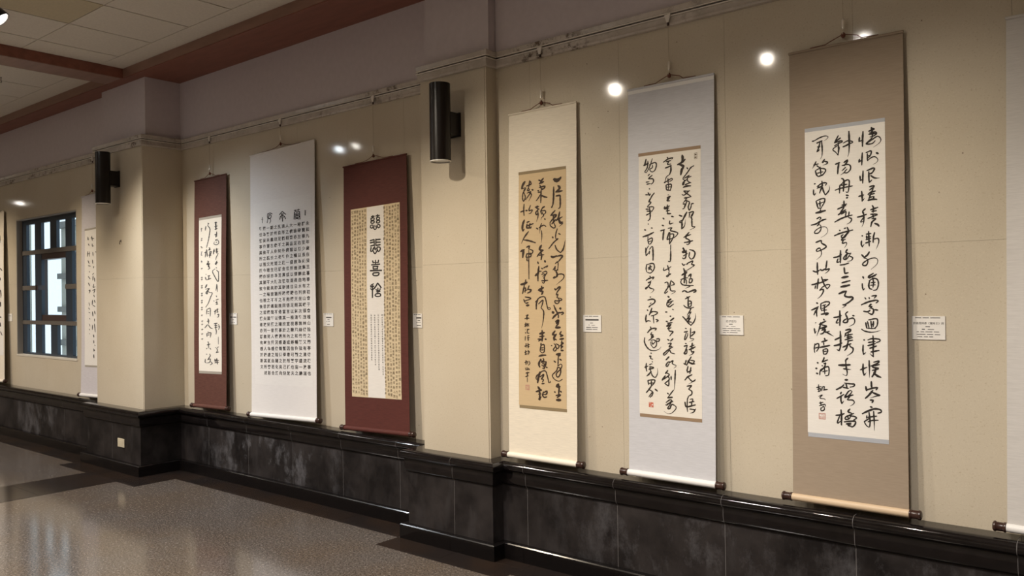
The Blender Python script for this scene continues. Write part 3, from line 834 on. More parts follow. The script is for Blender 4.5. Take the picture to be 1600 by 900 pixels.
    '7:5,385 -6,368 -15,354 -2,355 9,376 31,368 31,355 9,333 -13,327 -37,338>|8:-120,615 -109,617|7:-111,615 -113,605 -100,602|5:-113,577 -103,577|'
    '6:-105,589 -100,587|7:-149,557 -128,565|8:-138,579 -140,557 -136,538|7:-120,572 -113,574|7:-120,562 -94,560|7:-124,548 -94,556|7:-117,558 -113,539|'
    '8:-109,539 -124,522 -136,513|7:-113,539 -102,516 -85,509 -72,531 -72,557>|7:-130,491 -125,468|7:-128,491 -90,495 -94,477 -109,463|7:-109,489 -109,463|'
    '6:-125,475 -94,480|8:-109,463 -125,442 -140,426|10:-87,448 -74,439|7:-121,442 -102,433 -104,417 -117,403|6:-102,433 -125,405')),
  's4': (1.26, (
    '18:93,1604 113,1594 138,1603|15:90,1602 113,1587 140,1608|10:90,1558 90,1499 85,1456 76,1442|13:76,1444 79,1442|13:120,1563 133,1547 106,1527|'
    '11:111,1527 151,1530|10:106,1504 133,1505 138,1495|9:135,1503 137,1466 135,1437 124,1431|9:101,1422 69,1395|10:69,1395 110,1395 83,1372 65,1355|'
    '9:88,1397 92,1356|10:133,1412 124,1380 110,1363|9:110,1366 151,1382|10:128,1372 137,1353 155,1352|11:-18,1608 -6,1603|11:17,1615 -4,1597|'
    '12:-14,1587 19,1595|9:-14,1564 28,1568 19,1554 5,1548|11:-25,1547 -16,1544|7:-9,1579 5,1551 10,1557|7:-23,1536 5,1537|8:0,1548 0,1507 -2,1474|'
    '7:-4,1523 -18,1505 -35,1488|10:0,1519 19,1509 44,1502|10:-42,1451 -18,1457 -33,1447 -14,1438|8:-19,1438 -37,1421 -33,1406 -23,1416|'
    '8:-23,1431 -21,1398 -33,1365>|11:9,1444 26,1450|8:14,1447 0,1426 5,1407|7:0,1426 28,1427 35,1416 19,1402|7:9,1418 19,1398 5,1388 0,1374>|'
    '10:26,1380 32,1375|15:-120,1609 -137,1588 -142,1569|7:-142,1569 -113,1570 -133,1542 -137,1512 -128,1494 -116,1518 -128,1549 -123,1567|'
    '8:-84,1611 -89,1583 -94,1568|9:-108,1581 -70,1590|7:-80,1608 -70,1589|7:-94,1568 -101,1554 -84,1556 -94,1568|11:-68,1556 -58,1554|'
    '7:-104,1539 -75,1544 -113,1502|7:-94,1546 -70,1529 -80,1507 -92,1491>|9:-152,1432 -123,1439|8:-125,1477 -128,1443 -125,1409|11:-113,1438 -101,1437|'
    '7:-77,1466 -89,1436 -63,1438 -75,1420 -89,1418|7:65,1351 69,1336 92,1322 103,1330 87,1360|9:124,1369 137,1346 155,1345 128,1327>|9:78,1346 106,1370|'
    '7:117,1317 108,1293 105,1268 110,1257|10:83,1273 87,1265|8:126,1289 139,1282|8:110,1257 123,1260 92,1240 57,1206|8:101,1224 114,1198 139,1179|'
    '9:139,1179 159,1200 173,1250>|13:73,1162 87,1156 114,1162|10:114,1160 146,1164 152,1157 128,1132|6:128,1132 103,1119 119,1129 123,1114 121,1089|'
    '7:105,1104 87,1083|7:103,1097 100,1079 123,1082|7:121,1089 109,1071 118,1056 109,1049|7:114,1056 150,1059 159,1052|10:-33,1330 -21,1323|'
    '7:5,1355 -5,1330 -7,1297>|7:-14,1330 19,1343 37,1334|6:5,1314 7,1277 2,1241>|13:4,1229 -10,1204 14,1199|9:18,1199 -10,1182 -28,1164|'
    '9:0,1196 4,1166 2,1144|8:-14,1171 23,1173|7:0,1144 9,1166|10:-24,1134 -19,1123|12:27,1140 32,1130|9:-15,1104 -19,1071|9:4,1096 13,1092|'
    '7:18,1096 50,1109 41,1099|13:-123,1383 -135,1357 -138,1331 -133,1319|7:-133,1319 -123,1330|10:-104,1368 -85,1372|9:-104,1347 -56,1357|'
    '10:-102,1359 -104,1336 -75,1334|8:-80,1361 -85,1339 -75,1332 -71,1341|10:-92,1313 -123,1281 -147,1245>|10:-126,1266 -90,1260 -40,1245|'
    '13:-152,1199 -123,1209|13:-128,1206 -133,1184 -136,1163|10:-107,1222 -85,1228 -90,1212|7:-85,1211 -59,1199 -66,1184 -85,1178|'
    '8:-104,1186 -109,1164 -85,1167|8:-104,1182 -76,1185 -76,1166 -109,1164|7:-102,1160 -104,1143 -90,1144|6:-90,1208 -90,1133 -89,1036|13:89,1039 105,1042|'
    '8:91,1035 118,1049 114,1071|7:109,1056 145,1059 163,1051 159,1033 136,1016 109,998>|11:98,977 105,969|9:105,969 132,987 136,980 114,955|'
    '7:114,955 109,940 122,944 113,926|7:113,926 145,918 145,911 118,907 100,908 100,897 118,891 131,907 122,922|9:91,882 104,857 122,828 122,810|'
    '18:82,846 88,838|16:136,867 138,860|11:81,806 100,824 131,842|8:127,838 154,842 158,835 145,830|8:104,791 118,799 127,795 113,780 104,788|'
    '13:-43,1053 -15,1071|10:-15,1108 -22,1064 -22,1023|7:-15,1078 4,1078|7:9,1070 36,1077 43,1066 13,1048|7:4,1059 18,1063 32,1055 18,1037|'
    '8:4,1023 50,1025|7:25,1044 25,1018 18,1009 9,1015|13:-20,969 18,984|10:4,993 6,971|13:-15,967 13,960 4,945|9:-20,923 -34,894 -36,860|'
    '7:-43,901 -10,927 18,932 31,923 41,886 50,860 66,860 63,868 50,869|7:-20,890 13,912 8,886 -1,868|8:-1,868 17,849 17,813 10,776 1,750>|'
    '16:-150,1005 -124,1009 -105,1017|7:-112,1034 -119,1010|9:-124,999 -138,951|7:-129,980 -114,984 -119,958|7:-124,965 -105,973|8:-88,997 -100,972|'
    '10:-97,976 -74,972 -81,961 -100,954|8:-119,932 -76,924 -95,913|9:-129,917 -119,898|7:-119,909 -90,916|10:-114,894 -95,898|13:-110,881 -90,883|'
    '6:-114,823 -95,827 -110,812 -91,808|6:-124,804 -88,808|6:-105,825 -105,797|11:102,791 122,795 109,777|8:122,791 122,777 104,762|16:104,755 135,757|'
    '11:99,737 81,715 104,715|11:108,719 90,697 92,682|10:90,693 108,686|10:142,734 133,719 155,712|9:155,712 135,705|12:131,690 158,694|10:72,653 76,653|'
    '7:90,664 104,653 86,631 95,622 108,635 99,657|7:104,664 126,654 117,636 108,643|7:140,672 157,669 135,654 153,651 140,640|11:139,626 155,628|'
    '7:146,683 140,633|16:108,603 133,607 121,596|7:121,596 119,567 117,538|10:90,566 101,559|10:130,578 142,572|'
    '7:117,538 135,550 146,543 135,521 108,498 108,480 121,477 135,499 135,524 117,531 108,512 81,489 81,475 99,459 126,454 148,466|15:-11,718 22,726|'
    '11:6,739 8,702 5,676|9:-13,702 22,706|9:-25,687 -2,687 -20,676|11:26,688 35,688|10:-2,665 -2,647|7:-2,651 17,658 22,644 21,618 8,609 -9,617|'
    '8:-4,647 -9,621|6:-2,636 17,640|6:-2,625 17,627|11:-18,589 8,596 33,597|13:-4,573 -6,562|12:-13,562 -18,540 -11,527|9:12,578 17,567 -2,555|'
    '8:-2,555 35,560|8:7,548 30,545 12,534 3,540|9:35,560 26,527|10:35,529 42,526|7:17,534 21,519 7,522|6:-124,771 -88,775|6:-114,782 -119,756|'
    '6:-105,778 -103,758|6:-98,771 -91,760|6:-124,761 -105,765|5:-117,741 -115,739|6:-117,726 -115,718|6:-105,741 -88,743|6:-100,745 -103,722 -88,721|'
    '5:-117,703 -119,677|6:-103,704 -88,706|6:-105,692 -86,695|6:-98,700 -96,676|5:-103,681 -91,683|6:-124,643 -103,648|6:-112,662 -112,636|'
    '6:-98,663 -96,633|6:-103,651 -86,654|6:-103,640 -88,643|6:-124,606 -105,614|6:-115,621 -117,593|6:-100,622 -89,611 -98,596|6:-122,595 -103,601|'
    '6:-100,611 -86,615|6:-124,548 -103,555|7:-112,562 -113,536|5:-98,558 -101,540|5:-89,559 -84,544 -96,534|5:-117,519 -113,504|6:-105,521 -103,506|'
    '6:-96,518 -86,507|5:-113,506 -91,509|7:-115,487 -89,492|7:-101,495 -103,469|6:-117,466 -94,473|15:121,437 108,422 130,423|10:121,437 125,412 121,379|'
    '11:92,392 98,389|10:134,398 141,392|10:103,371 134,377 112,361|18:107,346 134,348|13:-9,500 -21,470 -28,436|7:-9,489 -30,480 -39,465 -35,454|'
    '7:-21,484 7,504 30,505 40,484 49,455 53,441 65,445 60,450|8:-11,470 17,486 7,467 -2,459 16,457 7,442|9:3,432 21,435|13:-25,414 -11,397 -2,393|'
    '11:-39,384 2,397|10:-16,400 -12,371 -14,338|11:-14,338 -9,349|8:-21,370 -2,375|8:-21,341 -2,357|9:12,380 39,392 35,374 12,372|'
    '9:14,387 9,365 21,355 39,360|4:-103,465 -103,435')),
  's1': (1.87, (
    '19:89,1608 115,1608|16:100,1612 105,1545|12:84,1574 125,1576|15:89,1549 125,1554|8:115,1527 120,1515|11:84,1501 125,1509|10:100,1506 105,1477|'
    '9:115,1527 120,1482|8:94,1456 136,1458|8:84,1440 74,1423 115,1412 151,1423 141,1447 94,1450|8:105,1432 125,1434|14:79,1378 68,1334|11:63,1351 94,1360|'
    '14:115,1381 125,1336|10:105,1371 141,1374|10:105,1348 141,1352|9:146,1335 115,1303 105,1281|14:125,1269 99,1242|12:105,1242 135,1257|'
    '11:110,1214 120,1208|12:-26,1615 -10,1605|10:-21,1606 -26,1590 6,1564 6,1530 -15,1464 -47,1398|12:-58,1589 -69,1553|14:-47,1381 -37,1369|'
    '12:-79,1355 -31,1360|12:-52,1370 -68,1314|12:-37,1352 -31,1318|12:-5,1395 11,1388 -10,1373 21,1376|11:0,1355 32,1359 21,1331|14:-10,1328 27,1325|'
    '12:11,1355 6,1307|12:-31,1278 -10,1271 -42,1250 0,1254 -21,1232|10:-21,1232 11,1213|6:-149,1571 -111,1574|7:-133,1582 -133,1547|7:-138,1485 -117,1486|'
    '7:-144,1468 -117,1469|6:-127,1492 -133,1464|7:-149,1411 -127,1412 -133,1401 -106,1402|7:-138,1364 -117,1366|7:-127,1364 -138,1336 -111,1337|'
    '7:-143,1279 -116,1280|7:-133,1290 -127,1266|12:94,1248 115,1236|10:94,1203 53,1183 84,1142 140,1090 151,1123 146,1173 115,1191|9:125,1185 156,1172|'
    '8:120,1068 115,1035 104,1013|8:125,1065 130,1001|7:110,1041 125,1043|10:110,968 120,957|10:68,925 79,922|9:104,929 146,937|10:115,918 125,895|'
    '9:104,893 140,895|8:94,907 135,912|9:73,830 115,837|10:94,846 89,807|10:125,857 130,823|9:110,846 145,851|9:115,823 145,826|'
    '9:125,801 151,806 140,781 120,784|14:-31,1261 0,1225|11:-42,1245 11,1253|10:11,1213 -21,1204|11:-58,1163 -52,1160|11:-68,1138 -52,1112|'
    '11:-26,1145 11,1149|11:-5,1144 -15,1119|11:-42,1112 27,1123|15:-42,1072 -68,1042|12:-63,1030 0,1034 -31,1018 -58,996 -36,990 -21,1023|'
    '10:-21,1017 0,1000 47,993 21,960 -21,905 -63,872|10:-42,855 -52,810|10:-31,854 11,859 11,792|9:-31,832 -5,834|9:-31,815 -10,817|11:-26,770 -15,758|'
    '7:-143,1216 -111,1219|6:-127,1225 -129,1207|7:-143,1136 -111,1139|6:-127,1145 -129,1127|7:-143,1119 -111,1122|6:-127,1128 -129,1110|'
    '7:-143,1062 -111,1065|6:-127,1071 -129,1053|7:-143,1045 -111,1048|6:-127,1054 -129,1036|7:-143,993 -111,997|6:-127,1003 -129,985|7:-143,976 -111,980|'
    '6:-127,986 -129,968|7:-143,931 -111,934|6:-127,940 -129,922|7:-143,914 -111,917|6:-127,923 -129,905|7:-143,868 -111,872|6:-127,878 -129,860|'
    '7:-143,851 -111,855|6:-127,861 -129,843|7:-143,800 -111,804|6:-127,810 -129,792|12:73,724 125,729|10:94,729 99,685|10:79,707 125,712|11:84,690 120,696|'
    '10:99,685 109,657 104,632|9:140,718 156,706|9:135,695 161,701 145,673|6:140,612 140,546|9:89,518 99,515|9:120,518 145,524|10:115,513 125,490 104,474|'
    '10:104,474 145,480|10:84,418 94,390|11:78,401 125,419|12:114,424 125,374|10:104,402 145,408|10:84,385 145,391|11:-42,747 0,750|11:-21,758 -15,725|'
    '10:-31,719 -79,689|11:-21,716 11,691 47,682|9:-31,654 -15,652|10:-47,640 -42,612|10:-42,640 21,646 11,607|9:-31,626 0,629|10:-31,567 -15,562|'
    '10:-42,539 11,548|10:-20,567 -15,511|10:-52,505 -42,511|10:6,512 21,500|10:-52,460 -42,455|10:-68,415 -73,387 -52,382|10:1,461 11,444 -31,410|'
    '10:-31,410 11,417 1,388 -41,382|10:21,394 42,378 11,366|7:-138,749 -105,752|6:-121,757 -125,740|7:-137,720 -105,723|6:-121,728 -125,712|'
    '7:-137,675 -105,678|6:-121,683 -125,667|7:-137,635 -105,638|6:-121,643 -125,627|7:-137,590 -105,593|6:-121,598 -124,582')),
  's3': (1.47, (
    '10:-28,1517 3,1517|10:-14,1523 -15,1505|9:-32,1506 -1,1505 -1,1492 -29,1490 -32,1506|10:-32,1483 -5,1485 2,1475 -12,1468 -32,1472 -32,1483|'
    '10:20,1517 57,1518|10:37,1525 37,1504|9:27,1505 54,1505 57,1491 30,1489 27,1505|10:30,1482 53,1484 60,1472 46,1465 26,1469 30,1482|'
    '9:-40,1443 -36,1454 -19,1457 -9,1449 -19,1434 -40,1440|9:-9,1449 -2,1428 12,1422 25,1430 29,1446|9:29,1446 43,1454 60,1450 63,1438 49,1430 36,1440|'
    '8:9,1450 12,1438|11:-41,1346 0,1350|11:-41,1330 3,1334|11:-38,1307 3,1311|9:0,1352 3,1304|11:21,1348 65,1347|11:20,1330 65,1327|11:20,1307 64,1309|'
    '9:19,1353 19,1305|10:-32,1297 -36,1268 -15,1273 -8,1289 6,1297|10:-15,1276 9,1249 33,1272|10:33,1295 61,1291 64,1275 47,1262 33,1277 30,1291|'
    '9:10,1292 13,1274|8:-8,1284 26,1282|10:-16,1200 -9,1184|9:15,1203 14,1171|10:46,1201 42,1183|9:-13,1187 42,1185|11:-27,1172 59,1172|'
    '11:-13,1159 42,1158|10:-10,1159 -10,1141|10:35,1159 34,1138|10:-10,1141 34,1141|12:-41,1131 78,1127|'
    '11:-7,1113 44,1113 51,1103 37,1093 -4,1095 -14,1105 -7,1113|9:-8,1036 -32,1028 -39,1017 -5,1018|9:-40,1003 -19,993 2,1008|10:-19,1025 -20,939|'
    '8:-36,1012 -2,1020|11:36,1039 15,1015 -2,1002|11:36,1039 56,1022 73,1005|9:19,996 29,987 56,986 63,999|9:39,1004 39,968|'
    '10:21,964 55,965 69,954 55,945 21,946 8,956 21,964|8:22,978 62,979')),
  's2': (1.65, (
    '7:178,1624 211,1623|7:211,1623 249,1625|6:191,1628 195,1618|6:232,1631 232,1616|8:182,1611 177,1556|7:182,1611 211,1611 211,1596 182,1599|'
    '8:248,1610 252,1549|7:219,1610 248,1610|7:223,1597 248,1597|7:186,1588 244,1587|7:215,1590 215,1555|7:194,1580 236,1578 235,1563 194,1567 194,1580|'
    '7:211,1561 190,1555|7:219,1560 239,1550|8:21,1633 -18,1611|8:21,1633 68,1605|7:4,1614 38,1613|7:4,1604 38,1603|8:17,1615 21,1597|8:-5,1595 -14,1572|'
    '8:-5,1595 46,1592 63,1570|7:8,1583 38,1583|8:21,1584 25,1553|8:-181,1635 -145,1637 -119,1627|7:-181,1635 -186,1615 -181,1594 -191,1561|'
    '7:-172,1624 -145,1624 -132,1610 -146,1595 -168,1598 -172,1614 -150,1614|7:-172,1593 -137,1595|6:-150,1591 -141,1574 -155,1555|4:314,1613 315,1573|'
    '4:326,1611 322,1572|5:-258,1614 -258,1567|4:-272,1597 -249,1598')),
  's0': (2.25, (
    '6:-105,1586 -82,1565|6:-111,1555 -75,1558|8:-10,1585 -3,1546|8:-32,1571 40,1556|6:-112,1574 -82,1552|8:-10,1572 4,1539|8:-89,1514 -67,1493|'
    '8:-2,1508 5,1482 34,1486|8:-103,1438 -110,1387|6:-66,1435 -66,1384|6:-95,1412 -52,1415|8:13,1423 20,1385|9:77,1425 91,1415|8:-95,1347 -65,1313|'
    '8:6,1347 14,1309|8:-87,1295 -36,1286|8:36,1282 29,1263|8:-64,1236 -57,1226|9:36,1212 8,1200|8:-85,1186 -42,1158|9:22,1187 16,1143|8:51,1166 59,1128|'
    '8:-85,1122 -48,1088|8:38,1104 24,1072 66,1077|8:-69,1044 -41,1049 -62,1018|8:67,1052 39,1015|6:-77,1044 -40,1037 -69,1019|8:10,1041 67,1052|'
    '8:39,996 53,976|9:11,946 4,901|9:53,944 68,919|6:-68,923 -53,890|8:18,895 68,881|6:-75,872 -53,852|9:12,831 20,787|9:55,837 69,805|6:-74,827 -45,820|'
    '6:-59,769 -45,756|8:55,761 58,735|6:-66,712 -44,686|8:13,698 7,654|8:56,710 71,628|6:-65,661 -51,648|10:29,603 43,578|6:-65,616 -50,610|'
    '9:36,546 44,533|10:36,533 44,521|9:58,502 72,496|10:30,464 59,445|9:44,451 37,439|10:38,407 42,373')),
  's00': (2.66, (
    '11:144,1333 204,1297|15:132,1220 142,1189|12:141,1075 161,1035|11:141,1075 161,1020 150,983|15:140,930 143,877|18:118,757 154,748|15:117,689 141,642|'
    '9:136,582 186,535|9:137,1724 142,1639')),
}

# ------------------------------------------------------------------ track and spotlights
track = tag(MB().box(-16.5, 1.0, LAMP_Y - 0.018, LAMP_Y + 0.018, ZC - 0.03, ZC + 0.005).build('lighting_track', M['black']),
            'black lighting track fixed along the ceiling tiles', 'track')
def spotlight(x, ax, az, watts, colour, cone, label):
    root = empty('track_spotlight', (x, LAMP_Y, ZC - 0.03))
    tag(root, label, 'spotlight', 'spotlights on the ceiling track')
    p = Vector((0, 0, LAMP_Z - (ZC - 0.03)))
    d = (Vector((ax, -0.1, az)) - Vector((x, LAMP_Y, LAMP_Z))).normalized()
    MB().box(-0.06, 0.06, -0.022, 0.022, -0.045, 0.0).build('adapter', M['black'], root)
    MB().tube([(0, 0, -0.04), tuple(p - d * 0.075 + Vector((0, 0, 0.04)))], 0.009, 8).build('stem', M['black'], root)
    prof = [(0.0, 0.030), (0.01, 0.042), (0.12, 0.050), (0.150, 0.052), (0.150, 0.046), (0.120, 0.044)]
    h = MB().lathe(prof, p - d * 0.13, p, 24, cap=False)
    h.f.append(tuple(reversed(range(24))))
    hs = h.build('housing', M['black'], root, True)
    cool = colour[2] > 0.9
    MB().lathe([(0.0, 0.044), (0.004, 0.043)], p - d * 0.012, p, 24).build('lens', M['lens_cool' if cool else 'lens'], hs)
    L = bpy.data.lights.new('spot', 'SPOT')
    L.energy = watts
    L.color = colour
    L.spot_size = math.radians(cone)
    L.spot_blend = 1.0
    L.shadow_soft_size = 0.030
    o = bpy.data.objects.new('spot', L)
    COL.objects.link(o)
    o.parent = root
    o.location = p + d * 0.03
    o.rotation_euler = (-d).to_track_quat('Z', 'Y').to_euler()
    return root
near_words = ['far left end of the hall', 'leftmost scroll', 'scroll beside the window', 'left pier, cool white', 'left pier, warm white',
              'right pier', 'cream scroll', 'blue grey scroll', 'tan scroll', 'rightmost scroll']
for (a, w_) in zip(LAMPS, near_words):
    spotlight(*a, 'black spotlight on the ceiling track shining towards the ' + w_)

# ------------------------------------------------------------------ cylinder wall lamps on the piers
def sconce(x, yface, z, label):
    root = empty('wall_sconce', (x, yface, z - 0.24))
    tag(root, label, 'wall lamp', 'cylinder lamps on the piers')
    zc = 0.24
    r, cy = 0.064, -0.135
    MB().lathe([(0, r - 0.004), (0.0, r), (0.47, r), (0.47, r - 0.004), (0.02, r - 0.005)], (0, cy, 0.005), (0, cy, 1), 40, cap=False).build('shade', M['black'], root, True)
    MB().lathe([(0, r - 0.006), (0, r + 0.001), (0.006, r + 0.001), (0.006, r - 0.006)], (0, cy, 0.0), (0, cy, 1), 40, cap=False).build('rim', M['white'], root, True)
    MB().lathe([(0, r - 0.007), (0.004, r - 0.007)], (0, cy, 0.006), (0, cy, 1), 40).build('diffuser', M['white'], root, True)
    MB().lathe([(0, r - 0.007), (0.004, r - 0.007)], (0, cy, 0.468), (0, cy, 1), 40).build('top_cap', M['black'], root)
    MB().box(-0.044, 0.044, cy + 0.035, -0.008, zc - 0.068, zc + 0.068).build('arm', M['black'], root)
    box('wall_plate', -0.048, 0.048, -0.012, 0.0, zc - 0.075, zc + 0.075, M['black'], root, 0.002)
sconce(-3.50, PRY, 2.60, 'black cylinder wall lamp on the nearer pier between the scrolls')
sconce(-7.655, PLY, 2.665, 'black cylinder wall lamp on the far pier beside the window bay')

# ------------------------------------------------------------------ brush strokes, printed glyphs
def catmull(pts, step):
    if len(pts) < 3:
        P = [Vector(p) for p in pts]
        out = []
        n = max(2, int((P[1] - P[0]).length / step))
        return [P[0].lerp(P[1], i / n) for i in range(n + 1)]
    P = [Vector(p) for p in pts]
    P = [P[0] * 2 - P[1]] + P + [P[-1] * 2 - P[-2]]
    out = []
    for i in range(1, len(P) - 2):
        a, b, c, d = P[i - 1], P[i], P[i + 1], P[i + 2]
        n = max(2, min(10, int((c - b).length / step)))
        for k in range(n):
            t = k / n
            out.append(0.5 * ((2 * b) + (c - a) * t + (2 * a - 5 * b + 4 * c - d) * t * t + (3 * b - a - 3 * c + d) * t ** 3))
    out.append(P[-2])
    return out

def ribbons(data, ratio, weight=1.0, taper=True):
    V, Fc = [], []
    for s in data.split('|'):
        w, pts = s.split(':')
        thin = pts.endswith('>')
        pp = []
        for t in pts.rstrip('>').split():
            a, b = t.split(',')
            pp.append((float(a) / 1000 / ratio, float(b) / 1000))
        w = float(w) / 1000 * weight
        c = catmull(pp, max(w * 0.6, 0.004))
        L = [0.0]
        for i in range(1, len(c)):
            L.append(L[-1] + (c[i] - c[i - 1]).length)
        T = max(L[-1], 1e-6)
        n0 = len(V)
        rows = []
        for i, p in enumerate(c):
            d = c[min(i + 1, len(c) - 1)] - c[max(i - 1, 0)]
            d = d.normalized() if d.length > 1e-9 else Vector((1, 0))
            nrm = Vector((-d.y, d.x))
            s_ = L[i] / T
            if taper:
                k = 0.62 + 0.38 * min(1, s_ / 0.22)
                k *= (1 - 0.85 * max(0, (s_ - 0.35) / 0.65)) if thin else (1 - 0.35 * max(0, (s_ - 0.6) / 0.4))
                k *= 1.0 + 0.10 * math.sin(i * 1.7 + w * 900)
            else:
                k = 1.0
            rows.append((p, nrm * w * 0.5 * k, d * w * 0.5 * k))
        p, nn, dd = rows[0]
        pts2 = [p - dd * 0.7 + nn * 0.55, p - dd * 0.7 - nn * 0.55]
        for p, nn, dd in rows:
            pts2 += [p + nn, p - nn]
        p, nn, dd = rows[-1]
        pts2 += [p + dd * 0.7 + nn * 0.45, p + dd * 0.7 - nn * 0.45]
        for q_ in pts2:
            V.append((q_.x * ratio, q_.y))
        m = len(pts2) // 2
        for i in range(m - 1):
            a = n0 + 2 * i
            Fc.append((a + 1, a + 3, a + 2, a))
    return V, Fc

_fc = bpy.data.curves.new('type', 'FONT')
_fo = bpy.data.objects.new('type', _fc)
COL.objects.link(_fo)
_fc.resolution_u = 2
_cache = {}
def glyph(ch, bold=0.0):
    if (ch, bold) not in _cache:
        _fc.offset = bold
        _fc.body = ch
        bpy.context.view_layer.update()
        ev = _fo.evaluated_get(bpy.context.evaluated_depsgraph_get())
        me = ev.to_mesh()
        _cache[ch, bold] = ([(v.co.x - 0.5, v.co.y - 0.38) for v in me.vertices], [tuple(p.vertices) for p in me.polygons])
        ev.to_mesh_clear()
    return _cache[ch, bold]

def typeset(items, bold=0.0):
    """items: (character, u, v, width, height)"""
    V, Fc = [], []
    for ch, u, v, w, h in items:
        gv, gf = glyph(ch, bold)
        n = len(V)
        V += [(u + a * w, v + b * h) for a, b in gv]
        Fc += [tuple(n + i for i in f) for f in gf]
    return V, Fc

def dashes(rows):
    V, Fc = [], []
    for u0, u1, v, h in rows:
        n = len(V)
        V += [(u0, v - h / 2), (u1, v - h / 2), (u1, v + h / 2), (u0, v + h / 2)]
        Fc.append((n, n + 1, n + 2, n + 3))
    return V, Fc

# ------------------------------------------------------------------ hanging scrolls
ZB = 0.602
def plane_frame(yw, xb, xt, zt, tilt):
    t = tilt / 2.03
    g = 0.02 if tilt < 0.048 else 0.025
    yb = yw - g - t * (2.62 - ZB)
    yt = yw - g - t * (2.62 - zt)
    B = Vector((xb, yb, ZB))
    V = Vector((xt, yt, zt)) - B
    H = V.length
    V.normalize()
    Nn = Vector((0, -1, 0))
    Nn = (Nn - V * Nn.dot(V)).normalized()
    U = V.cross(Nn)
    if U.x < 0:
        U = -U
    m = Matrix((U, -Nn, V)).transposed().to_4x4()
    m.translation = B
    return m, H

class Scroll:
    def __init__(self, key, label, yw, xb, xt, w, zt, tilt, mount, roller, phase, thick=0.017):
        self.key, self.w = key, w
        m, self.H = plane_frame(yw, xb, xt, zt, tilt)
        self.m, self.yw, self.phase = m, yw, phase
        self.root = empty('hanging_scroll')
        self.root.matrix_world = m
        tag(self.root, label, 'scroll', 'hanging scrolls on the gallery wall')
        H = self.H
        self.panel('mount', -w / 2, w / 2, 0.0, H, 0.0, mount, 0.002, 8, 36)
        hw = w / 2
        MB().lathe([(0, thick), (2 * hw + 0.004, thick)], (-hw - 0.002, 0.0, 0.0), (1, 0, 0), 20).build('roller', roller, self.root, True)
        for s in (-1, 1):
            MB().lathe([(0, thick), (0.002, thick + 0.003), (0.008, thick + 0.003), (0.011, thick + 0.0005), (0.034, thick + 0.001), (0.038, thick + 0.004), (0.044, thick + 0.003), (0.048, thick - 0.003)],
                       (s * (hw + 0.002), 0, 0), (s * (hw + 1), 0, 0), 20).build('roller_knob', M['knob'], self.root, True)
        MB().lathe([(0, 0.006), (w + 0.004, 0.006)], (-hw - 0.002, self.off(0, H), H + 0.002), (1, self.off(0, H), H + 0.002), 10).build('top_rod', mount, self.root, True)
        yy = self.off(0, H) - 0.002
        MB().tube([(-0.30 * w, yy, H + 0.009), (-0.16 * w, yy, H + 0.011), (-0.06, yy, H + 0.020), (0, yy, H + 0.043)], 0.0022).build('cord', M['cord'], self.root)
        MB().tube([(0.30 * w, yy, H + 0.009), (0.16 * w, yy, H + 0.011), (0.06, yy, H + 0.026), (0, yy, H + 0.043)], 0.0022).build('cord', M['cord'], self.root)
        MB().lathe([(0, 0.004), (0.006, 0.010), (0.018, 0.009), (0.026, 0.003)], (0, yy, H + 0.026), (0, yy, 3), 10).build('cord_knot', M['cord'], self.root, True)
        self.top = m @ Vector((0, yy, H + 0.05))
    def off(self, u, v):
        return 0.0022 * math.sin(v * 2.6 + self.phase) + 0.0012 * math.sin(v * 5.1 + u * 6 + self.phase * 2) - 0.0015 * math.cos(u / self.w * math.pi)
    def panel(self, name, u0, u1, v0, v1, lift, mat, th, nu=6, nv=28, parent=None):
        V, Fc = [], []
        for j in range(nv + 1):
            for i in range(nu + 1):
                u, v = u0 + (u1 - u0) * i / nu, v0 + (v1 - v0) * j / nv
                V.append((u, self.off(u, v) - lift, v))
        n = len(V)
        V += [(a, b + th, c) for a, b, c in V]
        k = nu + 1
        for j in range(nv):
            for i in range(nu):
                a = j * k + i
                Fc.append((a, a + 1, a + k + 1, a + k))
                Fc.append((n + a + k, n + a + k + 1, n + a + 1, n + a))
        rim = [i for i in range(k)] + [j * k + nu for j in range(1, nv + 1)] + [nv * k + i for i in reversed(range(nu))] + [j * k for j in reversed(range(1, nv))]
        for a, b in zip(rim, rim[1:] + rim[:1]):
            Fc.append((b, a, n + a, n + b))
        o = link(name, V, Fc, mat, parent or self.root, True)
        o.data.set_sharp_from_angle(angle=math.radians(30))
        return o
    def flat(self, name, VF, mat, lift, parent=None, label=None):
        V, Fc = VF
        o = link(name, [(u, self.off(u, v) - lift, v) for u, v in V], Fc, mat, parent or self.root)
        if label:
            o['label'] = label
        return o

